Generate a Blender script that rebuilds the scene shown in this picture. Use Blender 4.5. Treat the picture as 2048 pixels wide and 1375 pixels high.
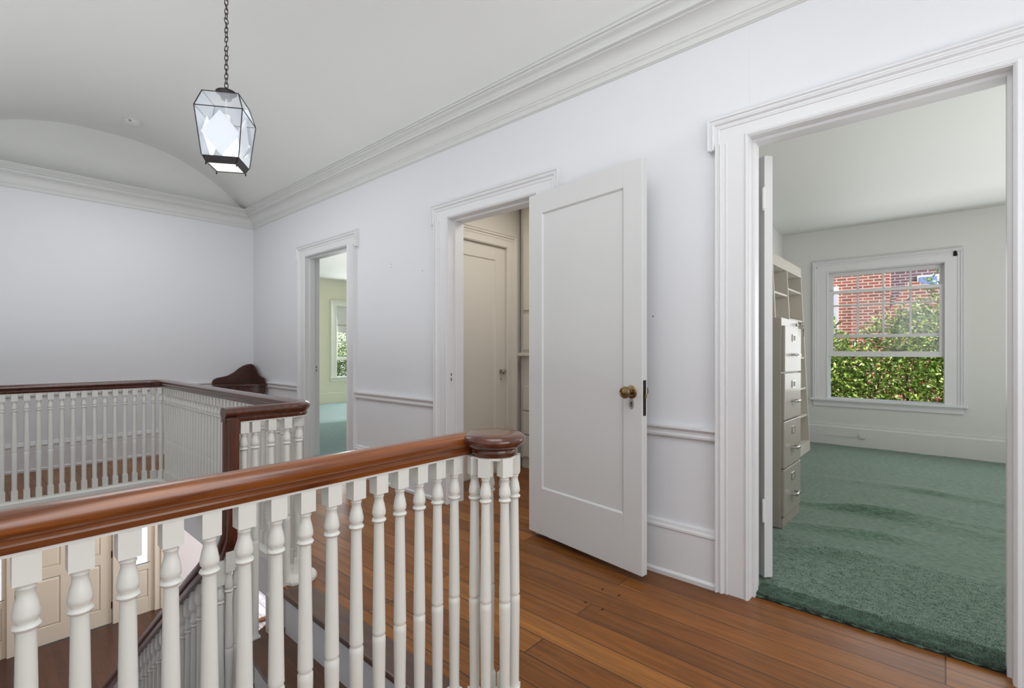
import bpy, bmesh, math, random
from mathutils import Vector, Matrix
random.seed(7)
R = math.radians
for o in list(bpy.data.objects): bpy.data.objects.remove(o, do_unlink=True)
SC = bpy.context.scene
COL = SC.collection

# ------------------------------------------------------------------ camera
cam = bpy.data.cameras.new('camera'); co = bpy.data.objects.new('camera', cam); COL.objects.link(co)
co.location = (0, 0, 1.15); co.rotation_euler = (R(90), 0, -0.844)
cam.sensor_width = 36; cam.lens = 975 / 2048 * 36; cam.shift_y = 11.5 / 2048; cam.clip_start = .02
SC.camera = co
# ------------------------------------------------------------------ world, sun, area lights, exposure
w = bpy.data.worlds.new('world'); SC.world = w; w.use_nodes = True
wn = w.node_tree.nodes; bg = wn['Background']
sky = wn.new('ShaderNodeTexSky'); sky.sky_type = 'NISHITA'; sky.sun_disc = False
sky.sun_elevation = R(48); sky.sun_rotation = R(200); sky.air_density = 1.0
w.node_tree.links.new(sky.outputs[0], bg.inputs[0]); bg.inputs[1].default_value = .38
def light(name, kind, loc, energy, color=(1, 1, 1), size=1, size_y=None, aim=None, spread=None):
    l = bpy.data.lights.new(name, kind); l.energy = energy; l.color = color
    o = bpy.data.objects.new(name, l); COL.objects.link(o); o.location = loc
    if kind == 'AREA':
        l.shape = 'RECTANGLE' if size_y else 'SQUARE'; l.size = size
        if size_y: l.size_y = size_y
        if spread: l.spread = spread
    elif kind == 'POINT': l.shadow_soft_size = size
    if aim is not None:
        d = Vector(aim) - Vector(loc); o.rotation_euler = d.to_track_quat('-Z', 'Y').to_euler()
    return o
sun = light('sun', 'SUN', (6, -6, 12), 7.5, (1, .95, .87)); sun.data.angle = R(.6)
sun.rotation_euler = Vector((.3, .75, -.62)).to_track_quat('-Z', 'Y').to_euler()
DAY = (.93, .965, 1.0)
HALL = (.945, .985, 1.0)
light('hall_front_fill', 'AREA', (.7, -2.45, 1.6), 43, (.90, .96, 1), 2.2, 1.9, aim=(1.0, 4, 1.2))  # unseen fill added behind the camera; no window in that wall
light('hall_near_fill', 'AREA', (.5, -.7, .95), 22, HALL, 1.6, 2.0, aim=(.5, -.7, 3))  # unseen uplight added to brighten the vault near the camera
light('stairwell_fill', 'AREA', (.35, 3.7, 1.0), 28, HALL, 1.2, 3.0, aim=(.35, 3.7, 3))  # uplight added in mid air over the well to lift the far vault
light('hall_middle_fill', 'AREA', (.7, .6, 2.75), 17, HALL, 1.2, 1.6, aim=(1.3, 1.6, 0))  # added fill for the floor and near balusters, no lamp hangs here
light('hall_back_fill', 'AREA', (1.0, 4.6, 2.8), 14, HALL, 1.0, 2.4, aim=(1.0, 4.6, 0))  # added overhead fill for the far balusters, no fitting there
light('office_window_light', 'AREA', (6.82, -.7, 1.4), 36, DAY, 3.2, 1.5, aim=(2.5, -.5, 1.3))
light('office_room_fill', 'AREA', (4.3, -1.6, .6), 42, (1, .99, .985), 1.6, 1.6, aim=(4.8, -1.2, 3))  # added upward fill that whitens the office ceiling and walls
light('office_door_fill', 'AREA', (3.5, -1.1, 2.4), 16, (1, .99, .98), 1.0, 1.0, aim=(3.3, .1, 0))  # added downward fill for the carpet inside the doorway
light('bedroom_window_light', 'AREA', (6.0, 9.6, 1.5), 50, DAY, 1.6, 1.5, aim=(4.6, 5, .8))
light('bedroom_room_fill', 'AREA', (4.2, 6.4, .9), 36, (1, .985, .97), 1.6, 1.6, aim=(4.8, 8.6, 2.4))  # added fill to brighten the bedroom, not a fixture
light('closet_fill', 'AREA', (3.1, 2.35, 2.5), 7, (1, .95, .88), .5, .5, aim=(3.1, 2.5, 0))  # unseen overhead fill added inside the closet
light('lower_hall_fill', 'AREA', (1.4, 7.4, -.45), 43, (1, .92, .84), 2.2, 2.2, aim=(1.2, 7.8, -3))  # unseen area fill added to brighten the entrance hall
light('lower_room_fill', 'AREA', (4.2, 7.2, -.45), 230, (.86, .9, 1.0), 2.2, 3.0, aim=(3.4, 7.4, -3))  # unseen lamp added to brighten the floor beside the stairs
vs = SC.view_settings; vs.view_transform = 'Standard'; vs.look = 'None'; vs.gamma = 1; vs.use_curve_mapping = False
vs.exposure = 0.0

# ------------------------------------------------------------------ helpers
def srgb(r, g, b):
    f = lambda c: (c / 12.92 if c <= .04045 else ((c + .055) / 1.055) ** 2.4)
    return (f(r / 255), f(g / 255), f(b / 255), 1)
def new_mat(name, col, rough=.5, metal=0, bump=0, bump_scale=60, var=0, var_scale=3, coat=0, ior=None):
    m = bpy.data.materials.new(name); m.use_nodes = True; N = m.node_tree.nodes; L = m.node_tree.links
    b = N['Principled BSDF']; b.inputs['Base Color'].default_value = col; b.inputs['Roughness'].default_value = rough
    b.inputs['Metallic'].default_value = metal
    if coat: b.inputs['Coat Weight'].default_value = coat; b.inputs['Coat Roughness'].default_value = .12
    tc = N.new('ShaderNodeTexCoord')
    if var:
        n = N.new('ShaderNodeTexNoise'); n.inputs['Scale'].default_value = var_scale; n.inputs['Detail'].default_value = 4
        r = N.new('ShaderNodeValToRGB'); e = r.color_ramp.elements
        e[0].position = .3; e[1].position = .7
        e[0].color = tuple(c * (1 - var) for c in col[:3]) + (1,); e[1].color = tuple(min(1, c * (1 + var)) for c in col[:3]) + (1,)
        L.new(tc.outputs['Object'], n.inputs['Vector']); L.new(n.outputs['Fac'], r.inputs[0]); L.new(r.outputs[0], b.inputs['Base Color'])
    if bump:
        n = N.new('ShaderNodeTexNoise'); n.inputs['Scale'].default_value = bump_scale; n.inputs['Detail'].default_value = 3
        u = N.new('ShaderNodeBump'); u.inputs['Strength'].default_value = bump; u.inputs['Distance'].default_value = .002
        L.new(tc.outputs['Object'], n.inputs['Vector']); L.new(n.outputs['Fac'], u.inputs['Height']); L.new(u.outputs[0], b.inputs['Normal'])
    return m
def wood(name, c1, c2, rough=.25, axis=0, scale=1.0, coat=.4):
    m = bpy.data.materials.new(name); m.use_nodes = True; N = m.node_tree.nodes; L = m.node_tree.links
    b = N['Principled BSDF']; b.inputs['Roughness'].default_value = rough; b.inputs['Coat Weight'].default_value = coat; b.inputs['Coat Roughness'].default_value = .15
    tc = N.new('ShaderNodeTexCoord'); mp = N.new('ShaderNodeMapping'); s = [26 * scale] * 3; s[axis] = 1.6 * scale; mp.inputs['Scale'].default_value = s
    n = N.new('ShaderNodeTexNoise'); n.inputs['Scale'].default_value = 1.7; n.inputs['Detail'].default_value = 7; n.inputs['Roughness'].default_value = .62; n.inputs['Distortion'].default_value = .5
    r = N.new('ShaderNodeValToRGB'); e = r.color_ramp.elements; e[0].position = .3; e[0].color = c1; e[1].position = .72; e[1].color = c2
    L.new(tc.outputs['Object'], mp.inputs[0]); L.new(mp.outputs[0], n.inputs['Vector']); L.new(n.outputs['Fac'], r.inputs[0]); L.new(r.outputs[0], b.inputs['Base Color'])
    return m
def plank_floor(name, cols, plank=.125, length=1.7, rough=.3, mortar=.0022, mcol=(.02, .01, .006, 1), coat=.35):
    m = bpy.data.materials.new(name); m.use_nodes = True; N = m.node_tree.nodes; L = m.node_tree.links
    b = N['Principled BSDF']; b.inputs['Coat Weight'].default_value = coat; b.inputs['Coat Roughness'].default_value = .18; b.inputs['Specular IOR Level'].default_value = .38
    tc = N.new('ShaderNodeTexCoord'); sp = N.new('ShaderNodeSeparateXYZ'); cb = N.new('ShaderNodeCombineXYZ')
    L.new(tc.outputs['Object'], sp.inputs[0]); L.new(sp.outputs['Y'], cb.inputs['X']); L.new(sp.outputs['X'], cb.inputs['Y'])
    br = N.new('ShaderNodeTexBrick'); br.offset = .37; br.offset_frequency = 3; br.inputs['Scale'].default_value = 1
    br.inputs['Brick Width'].default_value = length; br.inputs['Row Height'].default_value = plank; br.inputs['Mortar Size'].default_value = mortar; br.inputs['Mortar Smooth'].default_value = .3
    br.inputs['Color1'].default_value = (0, 0, 0, 1); br.inputs['Color2'].default_value = (1, 1, 1, 1); br.inputs['Mortar'].default_value = (.5, .5, .5, 1)
    L.new(cb.outputs[0], br.inputs['Vector'])
    rp = N.new('ShaderNodeValToRGB'); rp.color_ramp.elements[0].color = cols[0]; rp.color_ramp.elements[1].color = cols[2]
    e = rp.color_ramp.elements.new(.5); e.color = cols[1]
    L.new(br.outputs['Color'], rp.inputs[0])
    mp = N.new('ShaderNodeMapping'); mp.inputs['Scale'].default_value = (1.3, 22, 1); L.new(cb.outputs[0], mp.inputs[0])
    ad = N.new('ShaderNodeVectorMath'); ad.operation = 'ADD'; sc = N.new('ShaderNodeVectorMath'); sc.operation = 'SCALE'; sc.inputs['Scale'].default_value = 9
    L.new(br.outputs['Color'], sc.inputs[0]); L.new(mp.outputs[0], ad.inputs[0]); L.new(sc.outputs[0], ad.inputs[1])
    n = N.new('ShaderNodeTexNoise'); n.inputs['Scale'].default_value = 1.6; n.inputs['Detail'].default_value = 8; n.inputs['Roughness'].default_value = .65; n.inputs['Distortion'].default_value = 1.1
    L.new(ad.outputs[0], n.inputs['Vector'])
    r2 = N.new('ShaderNodeValToRGB'); r2.color_ramp.elements[0].position = .3; r2.color_ramp.elements[0].color = (.42, .38, .34, 1); r2.color_ramp.elements[1].position = .7; r2.color_ramp.elements[1].color = (1.22, 1.18, 1.1, 1)
    L.new(n.outputs['Fac'], r2.inputs[0])
    mx = N.new('ShaderNodeMix'); mx.data_type = 'RGBA'; mx.blend_type = 'MULTIPLY'; mx.inputs[0].default_value = .85
    L.new(rp.outputs[0], mx.inputs[6]); L.new(r2.outputs[0], mx.inputs[7])
    m2 = N.new('ShaderNodeMix'); m2.data_type = 'RGBA'; L.new(br.outputs['Fac'], m2.inputs[0]); L.new(mx.outputs[2], m2.inputs[6]); m2.inputs[7].default_value = mcol
    L.new(m2.outputs[2], b.inputs['Base Color'])
    n3 = N.new('ShaderNodeTexNoise'); n3.inputs['Scale'].default_value = 5; L.new(tc.outputs['Object'], n3.inputs['Vector'])
    mr = N.new('ShaderNodeMapRange'); mr.inputs[3].default_value = rough - .06; mr.inputs[4].default_value = rough + .14; L.new(n3.outputs['Fac'], mr.inputs[0]); L.new(mr.outputs[0], b.inputs['Roughness'])
    bu = N.new('ShaderNodeBump'); bu.inputs['Strength'].default_value = .5; bu.inputs['Distance'].default_value = .002; bu.invert = True
    L.new(br.outputs['Fac'], bu.inputs['Height']); L.new(bu.outputs[0], b.inputs['Normal']); L.new(bu.outputs[0], b.inputs['Coat Normal'])
    return m
def glass_mat(name, tint=(1, 1, 1, 1), gloss=.08, rough=.02):
    m = bpy.data.materials.new(name); m.use_nodes = True; N = m.node_tree.nodes; L = m.node_tree.links
    for x in list(N): N.remove(x)
    o = N.new('ShaderNodeOutputMaterial'); t = N.new('ShaderNodeBsdfTransparent'); t.inputs[0].default_value = tint
    g = N.new('ShaderNodeBsdfGlossy'); g.inputs['Roughness'].default_value = rough; x = N.new('ShaderNodeMixShader'); x.inputs[0].default_value = gloss
    L.new(t.outputs[0], x.inputs[1]); L.new(g.outputs[0], x.inputs[2]); L.new(x.outputs[0], o.inputs[0]); return m
def emis_mat(name, col, s):
    m = new_mat(name, col, .6); b = m.node_tree.nodes['Principled BSDF']
    b.inputs['Emission Color'].default_value = col; b.inputs['Emission Strength'].default_value = s; return m

M = {}
M['wall'] = new_mat('wall_paint', srgb(226, 226, 229), .62, bump=.12, bump_scale=90, var=.012, var_scale=1.2)
M['ceil'] = new_mat('ceiling_paint', srgb(222, 222, 219), .7, bump=.1, bump_scale=70, var=.01, var_scale=1)
M['crown'] = new_mat('crown_paint', srgb(216, 216, 214), .5)
M['trim'] = new_mat('trim_paint', srgb(224, 223, 224), .4)
M['door'] = new_mat('door_paint', srgb(214, 213, 212), .36, bump=.08, bump_scale=35, var=.01)
M['bal'] = new_mat('baluster_paint', srgb(228, 226, 219), .38, bump=.05, bump_scale=60)
M['office'] = new_mat('office_wall_paint', srgb(216, 216, 212), .6, bump=.1, bump_scale=80)
M['bedroom'] = new_mat('bedroom_wall_paint', srgb(214, 212, 190), .6, bump=.1, bump_scale=80)
M['bedtrim'] = new_mat('bedroom_trim_paint', srgb(220, 221, 208), .45)
M['closet'] = new_mat('closet_paint', srgb(222, 217, 208), .5)
M['lower'] = new_mat('lower_wall_paint', srgb(214, 206, 200), .6)
M['cream'] = new_mat('front_door_cream', srgb(212, 200, 180), .45, bump=.08, bump_scale=30)
M['rail'] = wood('mahogany_rail', srgb(80, 35, 10), srgb(150, 84, 34), .24, axis=0, coat=.5)
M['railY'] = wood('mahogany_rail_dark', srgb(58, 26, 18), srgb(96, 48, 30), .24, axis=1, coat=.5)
M['cap'] = wood('mahogany_cap', srgb(64, 28, 18), srgb(104, 56, 32), .2, axis=0, scale=.6, coat=.5)
M['drop'] = wood('mahogany_drop', srgb(62, 27, 15), srgb(104, 52, 28), .3, axis=2, coat=.4)
M['stand'] = wood('walnut_stand', srgb(44, 20, 12), srgb(84, 42, 26), .25, axis=0, coat=.4)
M['floor'] = plank_floor('oak_floor', (srgb(122, 72, 22), srgb(142, 86, 28), srgb(160, 104, 46)), plank=.118, length=1.9, rough=.36, coat=.12)
M['tread'] = wood('tread_wood', srgb(62, 38, 24), srgb(98, 62, 40), .3, axis=1, coat=.3)
M['lowfloor'] = plank_floor('lower_dark_floor', (srgb(64, 32, 19), srgb(70, 36, 22), srgb(78, 41, 26)), plank=.1, length=2, mcol=srgb(50, 28, 18))
M['glarefloor'] = plank_floor('glare_floor', (srgb(214, 214, 222), srgb(220, 220, 228), srgb(226, 226, 232)), plank=.14, length=.5, mcol=srgb(120, 120, 130), mortar=.006)  # window glare on the wood floor, put into the board colours
M['brass'] = new_mat('aged_brass', srgb(150, 128, 92), .25, 1, var=.15, var_scale=40)
M['nickel'] = new_mat('nickel', srgb(190, 188, 182), .22, 1)
M['dark'] = new_mat('dark_metal', srgb(34, 30, 26), .45, .6)
M['iron'] = new_mat('bronze_iron', srgb(58, 54, 54), .42, .7, var=.2, var_scale=30)
M['chain'] = new_mat('rusty_chain', srgb(70, 58, 52), .5, .6, var=.25, var_scale=30)
M['steel'] = new_mat('beige_steel', srgb(156, 149, 138), .42, 0, var=.02, coat=.3)
M['shelf'] = new_mat('bookshelf_paint', srgb(196, 189, 178), .5)
M['glass'] = glass_mat('window_glass')
M['lglass'] = glass_mat('lantern_glass', (.95, .97, 1, 1), .12, .08)
_n = M['lglass'].node_tree; _m = _n.nodes.new('ShaderNodeMixShader'); _m.inputs[0].default_value = .10; _t = _n.nodes.new('ShaderNodeBsdfTranslucent'); _t.inputs[0].default_value = (.92, .95, 1, 1)
_o = [x for x in _n.nodes if x.type == 'OUTPUT_MATERIAL'][0]; _x = _o.inputs[0].links[0].from_node; _n.links.new(_x.outputs[0], _m.inputs[1]); _n.links.new(_t.outputs[0], _m.inputs[2]); _n.links.new(_m.outputs[0], _o.inputs[0])
M['diff'] = emis_mat('lantern_diffuser', (1, .99, .97, 1), .33)
M['sheer'] = emis_mat('sheer_curtain', (.93, .94, 1, 1), .4)  # emission stands in for daylight coming through the cloth
M['shade'] = new_mat('roller_shade', srgb(206, 204, 200), .7)
M['plastic'] = new_mat('white_plastic', srgb(214, 214, 208), .4)
M['skin'] = new_mat('skin', srgb(200, 152, 122), .5)
M['trouser'] = new_mat('navy_cloth', srgb(26, 30, 44), .8, bump=.3, bump_scale=300)
M['shirt'] = new_mat('grey_shirt', srgb(120, 124, 130), .8)
M['hair'] = new_mat('brown_hair', srgb(52, 36, 26), .6)
M['leather'] = new_mat('tan_leather', srgb(140, 92, 56), .5)
M['bark'] = new_mat('bark', srgb(96, 80, 62), .9, bump=.5, bump_scale=30)
M['soil'] = new_mat('garden_ground', srgb(96, 92, 66), .95, var=.3, var_scale=3)
M['pane_blue'] = new_mat('blue_pane', srgb(120, 150, 200), .15)
def leaf_mat(name, a, b_, c):
    m = bpy.data.materials.new(name); m.use_nodes = True; N = m.node_tree.nodes; L = m.node_tree.links; b = N['Principled BSDF']
    g = N.new('ShaderNodeNewGeometry'); r = N.new('ShaderNodeValToRGB'); e = r.color_ramp.elements
    e[0].color = a; e[1].color = c; x = e.new(.55); x.color = b_
    L.new(g.outputs['Random Per Island'], r.inputs[0]); L.new(r.outputs[0], b.inputs['Base Color']); b.inputs['Roughness'].default_value = .32
    b.inputs['Subsurface Weight'].default_value = 0; b.inputs['Transmission Weight'].default_value = 0
    return m
M['leaf'] = leaf_mat('hedge_leaf', srgb(74, 104, 46), srgb(128, 158, 62), srgb(206, 220, 130))
M['leaf2'] = leaf_mat('shrub_leaf', srgb(58, 92, 50), srgb(104, 140, 74), srgb(168, 196, 110))
def brick_mat(name, c1, c2, mort):
    m = bpy.data.materials.new(name); m.use_nodes = True; N = m.node_tree.nodes; L = m.node_tree.links; b = N['Principled BSDF']; b.inputs['Roughness'].default_value = .85
    tc = N.new('ShaderNodeTexCoord'); sp = N.new('ShaderNodeSeparateXYZ'); cb = N.new('ShaderNodeCombineXYZ'); ad = N.new('ShaderNodeMath'); ad.operation = 'ADD'
    L.new(tc.outputs['Object'], sp.inputs[0]); L.new(sp.outputs['X'], ad.inputs[0]); L.new(sp.outputs['Y'], ad.inputs[1]); L.new(ad.outputs[0], cb.inputs['X']); L.new(sp.outputs['Z'], cb.inputs['Y'])
    br = N.new('ShaderNodeTexBrick'); br.inputs['Scale'].default_value = 1; br.inputs['Brick Width'].default_value = .17; br.inputs['Row Height'].default_value = .058; br.inputs['Mortar Size'].default_value = .009
    br.inputs['Color1'].default_value = c1; br.inputs['Color2'].default_value = c2; br.inputs['Mortar'].default_value = mort
    L.new(cb.outputs[0], br.inputs['Vector']); L.new(br.outputs['Color'], b.inputs['Base Color'])
    return m
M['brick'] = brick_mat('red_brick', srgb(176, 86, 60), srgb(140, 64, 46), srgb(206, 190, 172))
M['brick2'] = brick_mat('shaded_brick', srgb(120, 82, 84), srgb(96, 66, 72), srgb(186, 178, 182))  # darker copy of the brick, shade mixed into its colours
def carpet_mat(name, a, b_, scale):
    m = bpy.data.materials.new(name); m.use_nodes = True; N = m.node_tree.nodes; L = m.node_tree.links; b = N['Principled BSDF']; b.inputs['Roughness'].default_value = .95
    b.inputs['Sheen Weight'].default_value = .3
    tc = N.new('ShaderNodeTexCoord'); mp = N.new('ShaderNodeMapping'); mp.inputs['Scale'].default_value = (1, .45, 1); mp.inputs['Rotation'].default_value = (0, 0, R(8))
    n = N.new('ShaderNodeTexNoise'); n.inputs['Scale'].default_value = scale; n.inputs['Detail'].default_value = 5; n.inputs['Roughness'].default_value = .7
    r = N.new('ShaderNodeValToRGB'); r.color_ramp.elements[0].position = .36; r.color_ramp.elements[1].position = .62; r.color_ramp.elements[0].color = a; r.color_ramp.elements[1].color = b_
    u = N.new('ShaderNodeBump'); u.inputs['Strength'].default_value = .9; u.inputs['Distance'].default_value = .008
    L.new(tc.outputs['Object'], mp.inputs[0]); L.new(mp.outputs[0], n.inputs['Vector']); L.new(n.outputs['Fac'], r.inputs[0]); L.new(r.outputs[0], b.inputs['Base Color'])
    L.new(n.outputs['Fac'], u.inputs['Height']); L.new(u.outputs[0], b.inputs['Normal'])
    return m
M['carpet'] = carpet_mat('green_carpet', srgb(54, 78, 62), srgb(94, 124, 102), 60)
M['bcarpet'] = carpet_mat('blue_carpet', srgb(120, 152, 152), srgb(152, 184, 186), 60)

Z = Vector((0, 0, 1))
JR = random.Random(1)
def J(): return JR.uniform(-.0003, .0003)     # hair's breadth of play so that butted faces never coincide
def box(bm, x0, x1, y0, y1, z0, z1):
    x0, x1, y0, y1, z0, z1 = [q + J() for q in (x0, x1, y0, y1, z0, z1)]
    v = [bm.verts.new((x, y, z)) for x in (x0, x1) for y in (y0, y1) for z in (z0, z1)]
    for f in ((0, 1, 3, 2), (4, 6, 7, 5), (0, 4, 5, 1), (2, 3, 7, 6), (0, 2, 6, 4), (1, 5, 7, 3)): bm.faces.new([v[i] for i in f])
def fbox(bm, O, n, s0, s1, z0, z1, v0, v1):     # box in a wall frame: s along the wall, v out of the wall
    n = Vector(n); a = n.cross(Z); O = Vector(O); s0, s1, z0, z1, v0, v1 = [q + J() for q in (s0, s1, z0, z1, v0, v1)]
    v = [bm.verts.new(O + a * s + Z * z + n * q) for s in (s0, s1) for z in (z0, z1) for q in (v0, v1)]
    for f in ((0, 1, 3, 2), (4, 6, 7, 5), (0, 4, 5, 1), (2, 3, 7, 6), (0, 2, 6, 4), (1, 5, 7, 3)): bm.faces.new([v[i] for i in f])
def prism(bm, poly, z0, z1):
    a = [bm.verts.new((p[0], p[1], z0)) for p in poly]; b = [bm.verts.new((p[0], p[1], z1)) for p in poly]
    bm.faces.new(a[::-1]); bm.faces.new(b)
    for i in range(len(poly)): j = (i + 1) % len(poly); bm.faces.new((a[i], a[j], b[j], b[i]))
def polyex(bm, pts, d):        # extrude a 3D polygon by vector d
    d = Vector(d); a = [bm.verts.new(Vector(p)) for p in pts]; b = [bm.verts.new(Vector(p) + d) for p in pts]
    bm.faces.new(a[::-1]); bm.faces.new(b)
    for i in range(len(pts)): j = (i + 1) % len(pts); bm.faces.new((a[i], a[j], b[j], b[i]))
def lathe(bm, prof, c=(0, 0, 0), seg=20, axis=None, a0=0, a1=2 * math.pi):
    c = Vector(c); rot = Matrix.Identity(3) if axis is None else Z.rotation_difference(Vector(axis)).to_matrix()
    full = abs(a1 - a0 - 2 * math.pi) < 1e-6; n = seg if full else seg + 1; rings = []
    for r, z in prof:
        rings.append([bm.verts.new(c + rot @ Vector((max(r, 1e-5) * math.cos(a0 + (a1 - a0) * i / seg), max(r, 1e-5) * math.sin(a0 + (a1 - a0) * i / seg), z))) for i in range(n)])
    for k in range(len(rings) - 1):
        for i in range(seg):
            j = (i + 1) % n if full else i + 1
            bm.faces.new((rings[k][i], rings[k][j], rings[k + 1][j], rings[k + 1][i]))
    if full: bm.faces.new(rings[0][::-1]); bm.faces.new(rings[-1])
    return rings
def sweep(bm, path, prof, n=Z, lateral=None, closed=False, caps=True):   # prof: closed polygon of (u lateral, v along n)
    P = [Vector(p) for p in path]; n = Vector(n); rings = []; m = len(P)
    for i in range(m):
        if closed: t0 = (P[i] - P[i - 1]).normalized(); t1 = (P[(i + 1) % m] - P[i]).normalized()
        else:
            t0 = (P[i] - P[i - 1]).normalized() if i else None; t1 = (P[i + 1] - P[i]).normalized() if i < m - 1 else None
            t0 = t0 or t1; t1 = t1 or t0
        if lateral is not None:
            t = (t0 + t1).normalized(); s = Vector(lateral); up = t.cross(s) * -1
            if up.length < 1e-4: up = Z
            up.normalize(); k = 1
            rings.append([bm.verts.new(P[i] + s * u + up * v) for u, v in prof])
        else:
            s0 = n.cross(t0); s1 = n.cross(t1); s = (s0 + s1).normalized(); k = 1 / max(.3, s.dot(s0))
            rings.append([bm.verts.new(P[i] + s * u * k + n * v) for u, v in prof])
    q = len(prof)
    for i in range(m if closed else m - 1):
        a = rings[i]; b = rings[(i + 1) % m]
        for j in range(q): bm.faces.new((a[j], a[(j + 1) % q], b[(j + 1) % q], b[j]))
    if not closed and caps: bm.faces.new(rings[0][::-1]); bm.faces.new(rings[-1])
def tube(bm, pts, r, seg=8, closed=False):
    P = [Vector(p) for p in pts]; m = len(P); rings = []; ref = Vector((.3, .5, .81))
    for i in range(m):
        t = (P[(i + 1) % m] - P[i - 1]) if closed else (P[min(i + 1, m - 1)] - P[max(i - 1, 0)])
        t.normalize(); a = t.cross(ref).normalized(); b = t.cross(a)
        rings.append([bm.verts.new(P[i] + (a * math.cos(6.2832 * k / seg) + b * math.sin(6.2832 * k / seg)) * (r[i] if isinstance(r, (list, tuple)) else r)) for k in range(seg)])
    for i in range(m if closed else m - 1):
        a = rings[i]; b = rings[(i + 1) % m]
        for j in range(seg): bm.faces.new((a[j], a[(j + 1) % seg], b[(j + 1) % seg], b[j]))
    if not closed: bm.faces.new(rings[0][::-1]); bm.faces.new(rings[-1])
def props(o, label=None, cat=None, group=None, kind=None):
    if label: o['label'] = label
    if cat: o['category'] = cat
    if group: o['group'] = group
    if kind: o['kind'] = kind
    return o
def root_loc(p):
    v = Vector((0, 0, 0))
    while p: v += p.location; p = p.parent
    return v
def obj(name, bm, mat, parent=None, world=True, smooth=False, bevel=0, seg=2, **kw):
    bmesh.ops.recalc_face_normals(bm, faces=bm.faces[:])
    me = bpy.data.meshes.new(name); 
    if parent and world:
        d = root_loc(parent); bmesh.ops.translate(bm, verts=bm.verts[:], vec=-d)
    bm.to_mesh(me); bm.free(); me.materials.append(mat if not isinstance(mat, str) else M[mat])
    o = bpy.data.objects.new(name, me); COL.objects.link(o)
    if smooth:
        for p in me.polygons: p.use_smooth = True
        if smooth != 'all':
            me.set_sharp_from_angle(angle=R(smooth if smooth is not True else 35))
    if bevel:
        b = o.modifiers.new('bevel', 'BEVEL'); b.width = bevel; b.segments = seg; b.limit_method = 'ANGLE'; b.angle_limit = R(40); b.harden_normals = False
    if parent: o.parent = parent
    props(o, **kw); return o
def empty(name, loc, rot=(0, 0, 0), **kw):
    o = bpy.data.objects.new(name, None); COL.objects.link(o); o.location = loc; o.rotation_euler = rot; o.empty_display_size = .1
    return props(o, **kw)
B = bmesh.new
def S(name, bm, mat, label, cat, parent=None, **kw): return obj(name, bm, mat, parent, label=label, cat=cat, kind='structure', **kw)

# ------------------------------------------------------------------ room shell
W = 2.41; WB = 2.545; YB = 6.47; XL = -.46; YF = -2.6
def wall_boxes(bm, axis, a0, a1, s0, s1, z0, z1, ops):
    # wall slab a0..a1 thick, running s0..s1; ops = (s,s,z,z) openings sorted
    cuts = sorted(set([s0, s1] + [o[0] for o in ops] + [o[1] for o in ops]))
    for c0, c1 in zip(cuts, cuts[1:]):
        mid = (c0 + c1) / 2; spans = [(z0, z1)]
        for o in ops:
            if o[0] < mid < o[1]:
                ns = []
                for p, q in spans:
                    if o[2] > p: ns.append((p, min(q, o[2])))
                    if o[3] < q: ns.append((max(p, o[3]), q))
                spans = ns
        for p, q in spans:
            if q - p < 1e-4: continue
            if axis == 'x': box(bm, a0, a1, c0, c1, p, q)
            else: box(bm, c0, c1, a0, a1, p, q)
D1 = (4.197, 5.05); D2 = (1.92, 2.77); D3 = (-.178, .677); DT = 2.13
bm = B(); wall_boxes(bm, 'x', W, WB, YF - .35, YB + .15, 0, 3.6, [(D1[0], D1[1], 0, DT), (D2[0], D2[1], 0, DT), (D3[0], D3[1], 0, DT)])
S('wall_right', bm, 'wall', 'long white hall wall with three doorways', 'wall')
bm = B(); box(bm, XL - .12, W, YB, YB + .15, 0, 3.6); S('wall_back', bm, 'wall', 'white end wall of the hall behind the far balustrade, arched at its top', 'wall')
bm = B(); box(bm, XL - .12, XL, YF, YB, -3, 3.6); box(bm, XL - .12, XL, YB, 9.5, -3, -.2); S('wall_left', bm, 'wall', 'white side wall of the stairwell on the camera side', 'wall')
bm = B(); box(bm, XL - .12, W, YF - .12, YF, 0, 3.6); S('wall_front', bm, 'wall', 'white hall wall behind the camera', 'wall')
PEGS = [(1.882, 1.225), (1.88, 1.136), (2.038, 1.231), (2.04, 1.143)]
HOLES = [(3.517, 1.876), (3.51, 1.849), (3.09, 1.775), (1.15, 1.326)]
# upper floor around the stairwell
WX = 1.03; WX2 = 1.165; WY0 = 1.14; WY1 = 2.40; WY2 = 5.18
bm = B()
box(bm, XL, W + .04, YF, WY0, -.022, 0); box(bm, WX, W + .04, WY0, WY1, -.022, 0); box(bm, WX2, W + .04, WY1, WY2, -.022, 0); box(bm, XL, W + .04, WY2, YB, -.022, 0)
box(bm, W + .04, 3.75, 1.66, 3.14, -.022, 0); box(bm, W + .04, 2.5, D1[0], D1[1], -.022, 0)
S('floor', bm, 'floor', 'honey brown plank floor of the upstairs hall', 'floor')
bm = B()
for a in ((XL - .12, 7.2, YF - .3, WY0 - .02), (WX + .02, 7.2, WY0 - .02, WY1), (WX2 + .02, 7.2, WY1, WY2 + .02), (XL - .12, 7.2, WY2 + .02, 9.95)):
    box(bm, *a, -.27, -.023)
S('ceiling_lower', bm, 'lower', 'white ceiling of the entrance hall downstairs', 'ceiling')
bm = B()
for x, y in PEGS: lathe(bm, [(.006, 0), (.006, .0008)], (x, y, 0), 12)
obj('floor_pegs', bm, 'dark', bpy.data.objects['floor'], label='small dark pegs in the boards')
bm = B()
for y, z in HOLES: lathe(bm, [(.0035, 0), (.0035, .001)], (W, y, z), 10, (-1, 0, 0))
obj('nail_holes', bm, 'dark', bpy.data.objects['wall_right'], label='tiny dark nail holes')
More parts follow.
